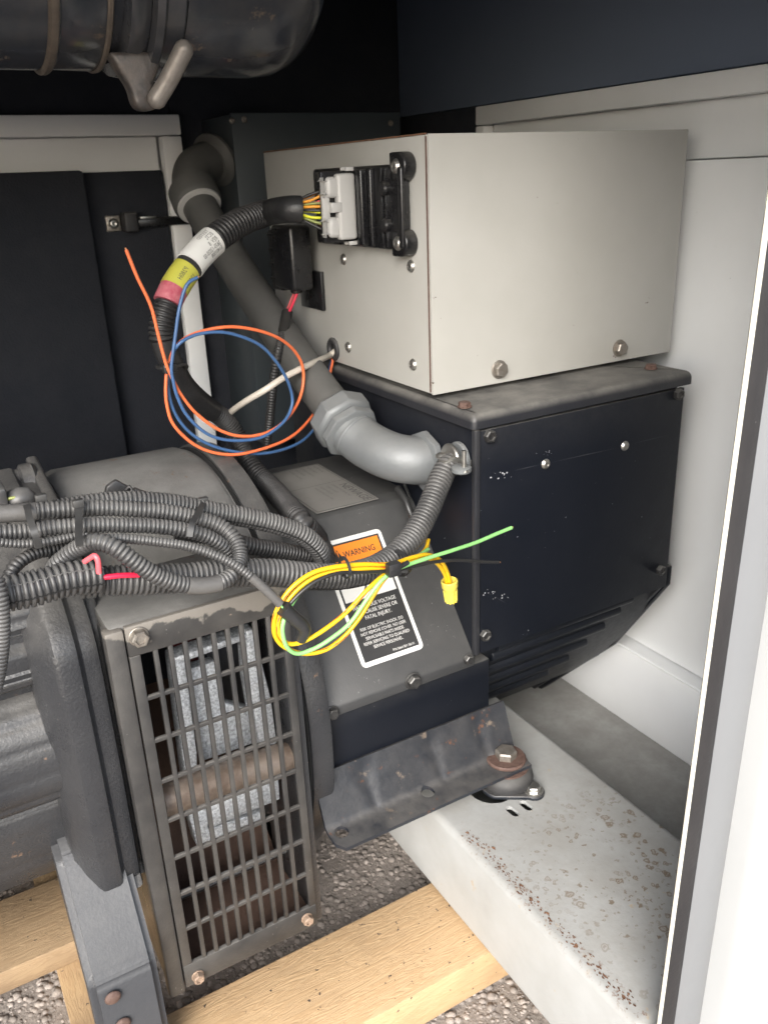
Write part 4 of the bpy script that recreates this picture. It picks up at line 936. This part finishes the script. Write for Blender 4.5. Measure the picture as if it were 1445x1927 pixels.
# ------------------------------------------------------------------ oily canister overhead
MY, MZ, MR = .30, 1.437, .150
mf = thing('air_canister', 'oily black cylindrical canister hanging at the top left', 'canister', (-.35, MY, 1.3))
def mx(px): return at(px, 125, y=MY-.02).x
def canis(name, prof, mt): return obj(name, bm_lathe([(r, h) for r, h in prof], ((0, MY, MZ), (1, 0, 0)), 64), mt, mf, 40)
R1 = MR-.006
canis('left_body', [(R1-.01, -1.2), (R1, -1.19), (R1, mx(82)), (R1+.004, mx(86)), (R1+.004, mx(98)), (R1-.001, mx(104)), (R1, mx(185)), (R1-.006, mx(196)), (R1-.010, mx(215)), (R1+.006, mx(222)), (R1+.008, mx(240)), (R1+.002, mx(258))], M['muffler'])
canis('seam_band', [(R1+.0015, mx(80)), (R1+.0058, mx(85)), (R1+.0058, mx(93)), (R1+.0035, mx(99))], M['muffler_rim'])
canis('seam_band', [(R1+.0006, mx(183)), (R1+.0026, mx(186)), (R1+.002, mx(192)), (R1-.003, mx(196))], M['muffler_rim'])
canis('clamp_ring', [(MR, mx(259)), (MR+.010, mx(262)), (MR+.012, mx(275)), (MR+.004, mx(283)), (MR+.006, mx(312)), (MR, mx(318))], M['muffler'])
xe = mx(515)
canis('right_body', [(MR-.002, mx(320)), (MR-.001, mx(335)), (MR-.001, xe-.03), (MR-.004, xe), (MR-.012, xe+.02), (MR-.028, xe+.042), (MR-.055, xe+.06), (MR-.09, xe+.072), (.02, xe+.08)], M['muffler'])
bq = lambda px, py, y=MY-.06: at(px, py, y=y)
b = bmesh.new()
secs = [((222, 128), (262, 122)), ((238, 150), (290, 140)), ((246, 185), (302, 165)), ((262, 206), (300, 190))]
for s0, s1_ in zip(secs, secs[1:]): pass
poly = [bq(*p) for p in ((200, 100), (222, 138), (240, 165), (248, 195), (258, 208), (282, 210), (304, 198), (310, 184), (290, 176), (284, 160), (296, 130), (300, 100))]
obj('clamp_bracket', bm_prism([(v.x, v.z) for v in poly], MY-.075, MY-.045, 'y', .006, 3), M['muffler_mid'], mf, 50)
smooth_tube('lever_bolt', [bq(296, 186, MY-.085), bq(318, 150, MY-.095), bq(346, 94, MY-.11)], .0120, M['lever'], mf, 18)
for e_ in ((296, 186, MY-.085), (346, 94, MY-.11)):
    obj('lever_end', bm_lathe([(.003, -.012), (.0085, -.009), (.0118, -.003), (.0118, .003), (.0085, .009), (.003, .012)], (bq(*e_), bq(346, 94, MY-.11)-bq(296, 186, MY-.085)), 18), M['lever'], mf, True)

# ------------------------------------------------------------------ looms lying on the housing
def loom(label, pts, wpx, mt='loom', pitch=.0052, ydef=None, w1=None, name='wiring_loom', tapes=()):
    pa = px_path(pts, ydef); t = thing(name, label, 'wiring loom', pa.p[0], 'wiring looms')
    i = len(pa.p)//2; r = size(wpx/2, pa.p[i]); r1 = size(w1/2, pa.p[-1]) if w1 else None
    cur = 0
    for a, c in sorted(tapes):
        if a > cur+.005: obj('corrugated_tube', loom_mesh(pa, r, pitch, cur, a, None), M[mt], t, 60)
        smooth_tube('tape_wrap', pa, r*1.01, M['tape_grey'], t, 20, d0=a, d1=c); cur = c
    if cur < pa.len-.005: obj('corrugated_tube', loom_mesh(pa, r, pitch, cur, None, r1), M[mt], t, 60)
    return t, pa, r
# main loom to the black box
main_pts = [(150, 1098, -.075), (220, 1092, -.078), (300, 1090, -.080), (380, 1084, -.082), (450, 1078, -.084), (520, 1078, -.086), (590, 1085, -.085), (655, 1083, -.078), (715, 1064, -.064), (765, 1024, -.044), (801, 968, -.018), (825, 911, .008), (840, 880, .020), (856, 872, .028)]
tm, pm, rm = loom('thick ribbed loom curving up to the clamp on the black box', main_pts, 52, 'loom', .0062)
slit(pm, 1.15, rm, dist_of(pm, 560, 1080), dist_of(pm, 730, 1040), tm, M['gap'], .0022)
# sleeve at lower left
ts, ps, rs = loom('short wide split sleeve at left with red wire poking out', [(-40, 1135, -.095), (12, 1118, -.095), (60, 1108, -.094), (120, 1092, -.092), (190, 1082, -.090)], 70, 'loom', .0066)
slit(ps, .55, rs, .02, ps.len, ts, M['gap'], .0008); slit(ps, -.35, rs, .02, ps.len, ts, M['tape_grey'], .0006)
loop = [(-15, 968, -.03), (45, 964, -.03), (107, 959, -.03), (193, 956, -.032), (300, 962, -.036), (378, 977, -.042), (420, 993, -.050), (446, 1022, -.065), (452, 1052, -.085), (440, 1078, -.108), (418, 1095, -.118), (385, 1102, -.120), (345, 1100, -.120), (300, 1086, -.120), (258, 1060, -.118), (216, 1030, -.110), (180, 1020, -.098), (145, 1033, -.08), (114, 1056, -.065), (95, 1080, -.05)]
pl_ = px_path(loop)
ta, tb_ = dist_of(pl_, 412, 1097), dist_of(pl_, 349, 1101)
tl, pl_, rl_ = loom('dusty ribbed loom doubling back in a loop over the grille box', loop, 31, 'loom', .0052, tapes=((0, dist_of(pl_, 70, 962)), (ta, tb_)))
slit(pl_, .2, rl_, dist_of(pl_, 290, 1082), dist_of(pl_, 345, 1100), tl, M['gap'], .0007)
loom('ribbed loom tied just below the topmost loom', [(-15, 1003, -.05), (50, 1000, -.05), (110, 992, -.052), (190, 988, -.055), (300, 991, -.058), (370, 1003, -.062), (412, 1022, -.062), (438, 1050, -.052), (446, 1085, -.03)], 30, 'loom', .0050)
t4, p4, r4 = loom('split loom with open seam arching towards the warning label', [(100, 962, .0), (170, 950, .0), (250, 944, .0), (330, 950, .0), (400, 963, -.002), (470, 975, -.005), (530, 990, -.008), (575, 1010, -.010), (603, 1040, -.004), (612, 1075, .02)], 40, 'loom', .0052)
slit(p4, .75, r4, .06, p4.len-.02, t4, M['gap'], .0010)
loom('darker ribbed loom running between the looms towards the cover', [(330, 1000, .03), (400, 1010, .02), (455, 1024, .01), (500, 1032, .01), (550, 1040, .015), (600, 1048, .02)], 34, 'loom_dark', .0052)
loom('thin ribbed loom under the tied pair ending at far left', [(-15, 1018, -.07), (30, 1024, -.068), (75, 1022, -.066), (120, 1014, -.062), (165, 1005, -.055)], 17, 'loom', .0042)
loom('dark ribbed loom curling down at the far left edge', [(165, 1028, -.03), (110, 1033, -.04), (65, 1042, -.052), (30, 1065, -.066), (16, 1095, -.075), (12, 1130, -.080)], 26, 'loom_dark', .0050)
loom('ribbed loom hanging down along the left picture edge', [(-6, 1090, -.12), (2, 1130, -.125), (5, 1180, -.125), (2, 1235, -.122), (-10, 1300, -.118)], 30, 'loom', .0044)
gl = [(150, 1017, -.085), (223, 1013, -.092), (300, 1020, -.098), (365, 1031, -.106), (429, 1056, -.118), (472, 1085, -.126), (508, 1117, -.132), (527, 1136, -.134)]
tg, pg, rg = loom('slim loom with taped end beside the yellow wires', gl, 19, 'loom', .0040, tapes=((dist_of(px_path(gl), 470, 1083), 9,),))
hsr = thing('heat_shrink_cap', 'bent black heat shrink cap hanging inside the yellow wire loop', 'cap', at(555, 1165, y=-.137))
hp_ = px_path([(532, 1144, -.137), (552, 1162, -.138), (570, 1178, -.138), (573, 1188, -.136), (566, 1203, -.130)], None, .002)
smooth_tube('sleeve', hp_, size(15, hp_.p[0]), M['tape'], hsr, 16, .004, r1=size(11, hp_.p[-1]))
smooth_tube('wire_stub', [pg.p[-1], hp_.p[0]], .0012, M['green_w'], hsr, 6)
# red wires
rw = thing('red_wire', 'bright red wire bare between two ribbed sleeves', 'wire', at(215, 1085, y=-.098))
smooth_tube('insulation', px_path([(170, 1088, -.098), (200, 1086, -.104), (225, 1083, -.104), (262, 1082, -.100)]), .0032, M['red_w'], rw, 10)
rw2 = thing('red_wire', 'short pink red wire poking up from the wide sleeve', 'wire', at(183, 1060, y=-.10))
smooth_tube('insulation', px_path([(160, 1057, -.105), (172, 1049, -.112), (180, 1046, -.118), (185, 1056, -.120), (187, 1078, -.118)], None, .002), .0030, M['redpink'], rw2, 10, .002)
# cable ties
def tie(label, path, d, rx, par_name='cable_tie', w=.0048, head_ang=.6, tilt=.0, off=(0, 0, 0), mt='tie'):
    p, t, u = path.at(d); p = p+Vector(off); w_ = t.cross(u); th = thing(par_name, label, 'cable tie', p, 'cable ties')
    ax = (t+u*tilt).normalized()
    obj('band', bm_lathe([(rx, -w/2), (rx+.0014, -w/2), (rx+.0014, w/2), (rx, w/2), (rx, -w/2)], (p, ax), 30, False), M[mt], th, 40)
    return th, p, t, u, w_
def strap(label, pts, w=.006, y=None, head=None, mt='tie'):
    """a flat plastic strap bent over the looms"""
    P = spline([at(a, b_, y=c) for a, b_, c in pts], .004); b_ = bmesh.new(); rows = []
    for i, p in enumerate(P):
        t = (P[min(i+1, len(P)-1)]-P[max(i-1, 0)]).normalized(); n = (CAM-p).normalized(); s_ = t.cross(n).normalized(); n = s_.cross(t).normalized()
        rows.append([b_.verts.new(p+s_*e*w/2+n*q) for e, q in ((-1, 0), (1, 0), (1, .0014), (-1, .0014))])
    for a, c in zip(rows, rows[1:]):
        for k in range(4): b_.faces.new((a[k], a[(k+1) % 4], c[(k+1) % 4], c[k]))
    b_.faces.new(rows[0]); b_.faces.new(rows[-1][::-1])
    th = thing('cable_tie', label, 'cable tie', P[-1], 'cable ties'); obj('band', b_, M[mt], th, 40)
    if head:
        q = at(*head[:2], y=head[2]); box('head', q.x-.006, q.x+.006, q.y-.004, q.y+.004, q.z-.004, q.z+.005, M[mt], th, .001)
    return th
strap('leftmost cable tie round the stacked looms', [(50, 946, -.02), (53, 960, -.050), (58, 980, -.072), (66, 1004, -.086), (74, 1030, -.080)], .007, head=(78, 938, -.02))
strap('middle cable tie round the stacked looms', [(146, 944, -.02), (148, 958, -.050), (149, 985, -.076), (149, 1010, -.102), (151, 1030, -.122)], .008, head=(148, 948, -.045))
strap('cable tie with square head right on top of the stacked looms', [(384, 945, .0), (376, 960, -.040), (362, 985, -.078), (357, 1010, -.085)], .007, head=(383, 943, .0))
# clip and connectors on the housing
ck = thing('plastic_clip', 'black plastic clip bracket standing behind the stacked looms', 'clip', at(230, 935, y=.1))
q = at(222, 925, y=.09); b = bm_prism([(v.x, v.z) for v in [at(*p, y=.09) for p in ((196, 938), (200, 915), (218, 902), (252, 920), (244, 940))]], .086, .095, 'y', .002); obj('tab', b, M['loom_dark'], ck, 40)
smooth_tube('hook', [at(238, 922, y=.086), at(246, 914, y=.082), at(250, 922, y=.080), at(243, 930, y=.082)], .0022, M['loom_dark'], ck, 8)
smooth_tube('arm', [at(250, 925, y=.086), at(290, 938, y=.08), at(325, 946, y=.075)], .006, M['loom_dark'], ck, 8)
sn2 = thing('sensor_plug', 'small grey sensor plug at the far left above the looms', 'plug', at(8, 930, y=.1))
box('body', at(-12, 930, y=.1).x, at(12, 930, y=.1).x, .085, .125, at(0, 955, y=.1).z, at(0, 915, y=.1).z, M['loom'], sn2, .003)
q = at(40, 940, y=.1); obj('round_end', bm_lathe([(.004, -.02), (.014, -.012), (.016, .0), (.013, .012), (.004, .018)], (q, (.9, -.2, .1)), 20), M['loom'], sn2, True)
smooth_tube('wire', [at(6, 945, y=.098), at(18, 938, y=.09), at(30, 936, y=.09)], .002, M['olive_w'], sn2, 8)
sp_ = thing('pipe_stub', 'dusty pipe stub behind the looms at the far left', 'pipe', at(60, 920, y=.3))
obj('stub', bm_lathe([(.030, 0), (.034, .004), (.034, .02), (.028, .024), (.028, .07)], (at(72, 912, y=.3), (-1, 0, 0)), 28), M['engine'], sp_, 40)

# ------------------------------------------------------------------ clamp connector on the black box
kq = at(862, 868, x=-.004)
kc = thing('cable_clamp', 'bright zinc cable clamp with two screws on the black box', 'clamp', kq)
obj('back_saddle', bm_lathe([(.026, 0), (.026, .004), (.024, .006), (.020, .0062)], (kq+Vector((.001, -.004, .006)), (-1, 0, 0)), 28), M['zinc_cast'], kc, 40)
obj('front_saddle', bm_lathe([(.024, .016), (.024, .019), (.022, .021), (.018, .0212)], (kq+Vector((.001, -.004, .008)), (-1, 0, 0)), 28), M['steel'], kc, 40)
for px, py, dz in ((830, 858, .02), (873, 885, .0)):
    q = at(px, py, x=-.03)
    obj('screw', bm_lathe([(.0035, -.030), (.0035, -.002), (.0085, -.002), (.009, .001), (.006, .004), (0, .0045)], (q, (0, 0, 1) if dz else (0, 0, -1)), 18), M['steel'], kc, 40)
q = at(868, 885, x=-.03); obj('lower_nut', bm_lathe([(.013, -.003), (.015, -.001), (.015, .005), (.012, .007)], (q, (0, 0, 1)), 18), M['zinc_cast'], kc, 40)
b = bm_prism([(v.x, v.z) for v in [at(*p, y=kq.y-.015) for p in ((826, 868), (850, 856), (882, 862), (880, 872), (858, 872), (838, 876))]], kq.y-.028, kq.y-.008, 'y', .002); obj('bridge', b, M['steel'], kc, 50)
for k, (cn, dx) in enumerate((('red_w', 0), ('green_w', -.004), ('redpink', .004))):
    smooth_tube('wire', [pm.p[-1]+Vector((-.012, -.008, -.008+dx)), pm.p[-1]+Vector((0, -.004, dx)), kq+Vector((-.004, -.006, dx))], .003, M[cn], kc, 8)

# ------------------------------------------------------------------ loose wires
def wire(name, label, pts, r, mt, seg=10, tip=None, ydef=None, stripe=None):
    t = thing(name, label, 'wire', at(pts[0][0], pts[0][1], y=pts[0][2] if len(pts[0]) > 2 else ydef), 'loose wires')
    pa = px_path(pts, ydef); smooth_tube('insulation', pa, r, M[mt], t, seg, .004)
    if tip: smooth_tube('bare_end', [pa.p[0], pa.p[0]-pa.t[0]*.003], r*.55, M[tip], t, 8)
    if stripe:
        vs, fs = [], []; n = int(pa.len/.002)
        for i in range(n+1):
            p, t_, u = pa.at(i*pa.len/n); b_ = t_.cross(u); a = i*.075+1
            for e in (-.28, .28): vs.append(p+(u*math.cos(a+e)+b_*math.sin(a+e))*(r*1.02))
        for i in range(n): fs.append((2*i, 2*i+1, 2*i+3, 2*i+2))
        me_ = bpy.data.meshes.new('stripe'); me_.from_pydata([v[:] for v in vs], [], fs); obj('tracer_stripe', me_, M[stripe], t)
    return t
gyq = gp.y
def wy(px): return .27+(gyq-.275)*max(0, (px-318)/311)**5
def W(l, dy=0): return [(a, c, wy(a)+dy) for a, c in l]
orange = W([(238, 470), (258, 520), (284, 575), (297, 625), (312, 682), (324, 710), (342, 744), (372, 780), (415, 810), (457, 821), (500, 815), (535, 793), (560, 759), (571, 720), (567, 682), (543, 649), (500, 626), (436, 615), (372, 626), (333, 650)]) + W([(318, 684), (313, 712), (314, 759), (329, 802), (372, 840), (423, 855), (475, 850), (543, 825), (586, 785), (612, 737), (623, 694)], .012) + [(628, 668, gyq+.002), (632, 660, gyq+.003)]
wire('wire', 'orange wire coiled twice with a loose end at left', orange, .0042*.62, 'orange_w', 12, 'copper')
blue = W([(372, 522), (352, 536), (338, 580), (330, 635), (323, 690), (326, 715), (334, 746), (354, 784), (393, 818), (440, 829), (492, 823), (530, 798), (547, 772), (550, 746), (539, 712), (517, 677), (487, 648), (440, 629), (402, 625), (363, 632), (333, 652)], -.008) + W([(322, 686), (317, 729), (329, 776), (359, 815), (406, 841), (466, 853), (517, 850), (565, 832), (595, 802), (610, 767), (615, 720)], .020) + [(624, 678, gyq+.008), (630, 662, gyq+.010)]
wire('wire', 'blue wire coiled beside the orange wire', blue, .0042*.62, 'blue_w', 12, 'copper')
wire('cable', 'off white cable from the grommet passing behind the loops', [(632, 660, gyq-.004), (620, 669, gyq+.0), (600, 678, gyq-.05), (570, 692, .335), (535, 710, .33), (500, 733, .33), (468, 752, .36), (440, 771, .41), (423, 787, .46), (405, 806, .50)], .0055, 'white_w', 14)
q = at(318, 692, y=.280)
tz = thing('cable_tie', 'black cable tie holding the orange and blue wires to the loom', 'cable tie', q, 'cable ties')
box('head', q.x-.010, q.x+.010, q.y-.010, q.y+.004, q.z-.007, q.z+.007, M['tape'], tz, .002)
smooth_tube('band', [q+Vector((.008, 0, 0)), at(345, 686, y=.30), at(352, 690, y=.33), at(345, 697, y=.37)], .0030, M['tie'], tz, 8)
smooth_tube('band', [q+Vector((-.008, 0, 0)), at(298, 692, y=.31), at(296, 690, y=.35)], .0030, M['tie'], tz, 8)
YW = -.118
yel_a = [(846, 1096, -.075), (841, 1076, -.080), (828, 1054, -.090), (804, 1044, -.100), (775, 1049, -.112), (735, 1061, -.124), (682, 1062, -.132), (635, 1066, -.134), (588, 1078, -.134), (548, 1107, -.134), (522, 1146, -.132), (515, 1178, -.128), (521, 1203, -.126), (540, 1220, -.126), (572, 1230, -.128), (612, 1223, -.130), (647, 1198, -.130), (676, 1163, -.130), (701, 1123, -.128), (722, 1091, -.126), (742, 1072, -.118), (780, 1052, -.090), (800, 1034, -.05), (806, 1016, -.03)]
yel_b = [(840, 1098, -.072), (836, 1080, -.078), (822, 1060, -.088), (802, 1050, -.098), (775, 1056, -.110), (735, 1067, -.121), (682, 1070, -.130), (637, 1074, -.130), (592, 1086, -.130), (555, 1114, -.130), (530, 1150, -.130), (523, 1180, -.130), (530, 1200, -.132), (545, 1212, -.132), (574, 1206, -.132), (613, 1183, -.132), (653, 1151, -.130), (694, 1107, -.128), (720, 1084, -.124), (745, 1066, -.114)]
wire('wire', 'outer yellow wire with red tracer joined at the yellow wire nut', yel_a, .0029, 'yellow_w', 12, None, None, 'stripe')
wire('wire', 'inner yellow wire with red tracer beneath the outer yellow one', yel_b, .0029, 'yellow_w', 12, None, None, 'stripe')
green = [(962, 993, -.075), (935, 1004, -.080), (895, 1021, -.090), (850, 1036, -.104), (805, 1050, -.114), (770, 1062, -.120), (742, 1074, -.130), (716, 1094, -.136), (690, 1128, -.136), (658, 1173, -.136), (618, 1205, -.136), (588, 1222, -.134), (560, 1230, -.134), (541, 1219, -.136), (532, 1193, -.136), (534, 1168, -.136), (548, 1138, -.132), (566, 1114, -.128), (590, 1094, -.124), (625, 1080, -.122), (680, 1071, -.122), (735, 1066, -.118), (780, 1050, -.10), (805, 1034, -.07)]
wire('wire', 'light green wire with a straight free end over the black box', green, .0027, 'green_w', 12, 'copper')
blk = [(938, 1058, -.080), (905, 1057, -.085), (860, 1054, -.095), (815, 1058, -.108), (770, 1068, -.118), (735, 1074, -.126), (685, 1077, -.132), (640, 1078, -.134), (602, 1090, -.136), (572, 1110, -.136), (546, 1136, -.134), (528, 1160, -.130), (522, 1188, -.126), (528, 1215, -.122)]
wire('wire', 'black wire with a free end beneath the green one', blk, .0024, 'black_w', 12, 'copper')
nq0, nq1 = at(849, 1132, y=-.072), at(845, 1092, y=-.074); ax = nq1-nq0; hN = ax.length
wn_ = thing('wire_nut', 'yellow wire nut closing two yellow wires', 'wire nut', nq0)
b = bm_lathe([(.0068, 0), (.0078, .001), (.0086, hN*.3), (.0095, hN*.6), (.0118, hN*.72), (.0120, hN*.97), (.0108, hN), (.0095, hN*.97), (.0080, hN*.7), (0, hN*.66)], (nq0, ax), 28)
obj('shell', b, M['nut'], wn_, 40)
u = ax.orthogonal().normalized(); v = ax.normalized().cross(u)
for k in range(10):
    a = k*math.pi/5; d = u*math.cos(a)+v*math.sin(a); smooth_tube('grip_rib', [nq0+d*.0082+ax*.02, nq0+d*.0094+ax*.55], .0011, M['nut'], wn_, 6)
dti = dist_of(pm, 735, 1035)
tie('black cable tie binding yellow green and black wires to the thick loom', pm, dti, rm*1.06, w=.008, off=(0, -.012, -.006), mt='tape')
q = at(740, 1072, y=-.140)
th = thing('cable_tie', 'cable tie head with cut tail in front of the yellow wires', 'cable tie', q, 'cable ties')
box('head', q.x-.009, q.x+.009, q.y-.006, q.y+.006, q.z-.008, q.z+.010, M['tape'], th, .002)
smooth_tube('tail', [q+Vector((.006, 0, 0)), q+Vector((.024, .004, .002))], .0035, M['tape'], th, 6)
q = at(649, 1068, y=-.133)
th = thing('cable_tie', 'thin black tie round the yellow wires left of the larger tie', 'cable tie', q, 'cable ties')
obj('band', bm_lathe([(.0130, -.0018), (.0142, -.0018), (.0142, .0018), (.0130, .0018), (.0130, -.0018)], (q, (1, 0, .02)), 24, False), M['tape'], th, 40)
# black stub under the clamp loom
bs_ = thing('rubber_lead', 'short black rubber lead behind the thick loom on the cover', 'lead', at(765, 935, x=-.03))
smooth_tube('lead', [at(748, 918, x=-.04), at(762, 940, x=-.04), at(772, 965, x=-.04), at(790, 1000, x=-.03)], .006, M['black_w'], bs_, 12)
for o in bpy.data.objects:
    if '_t' in o: del o['_t']
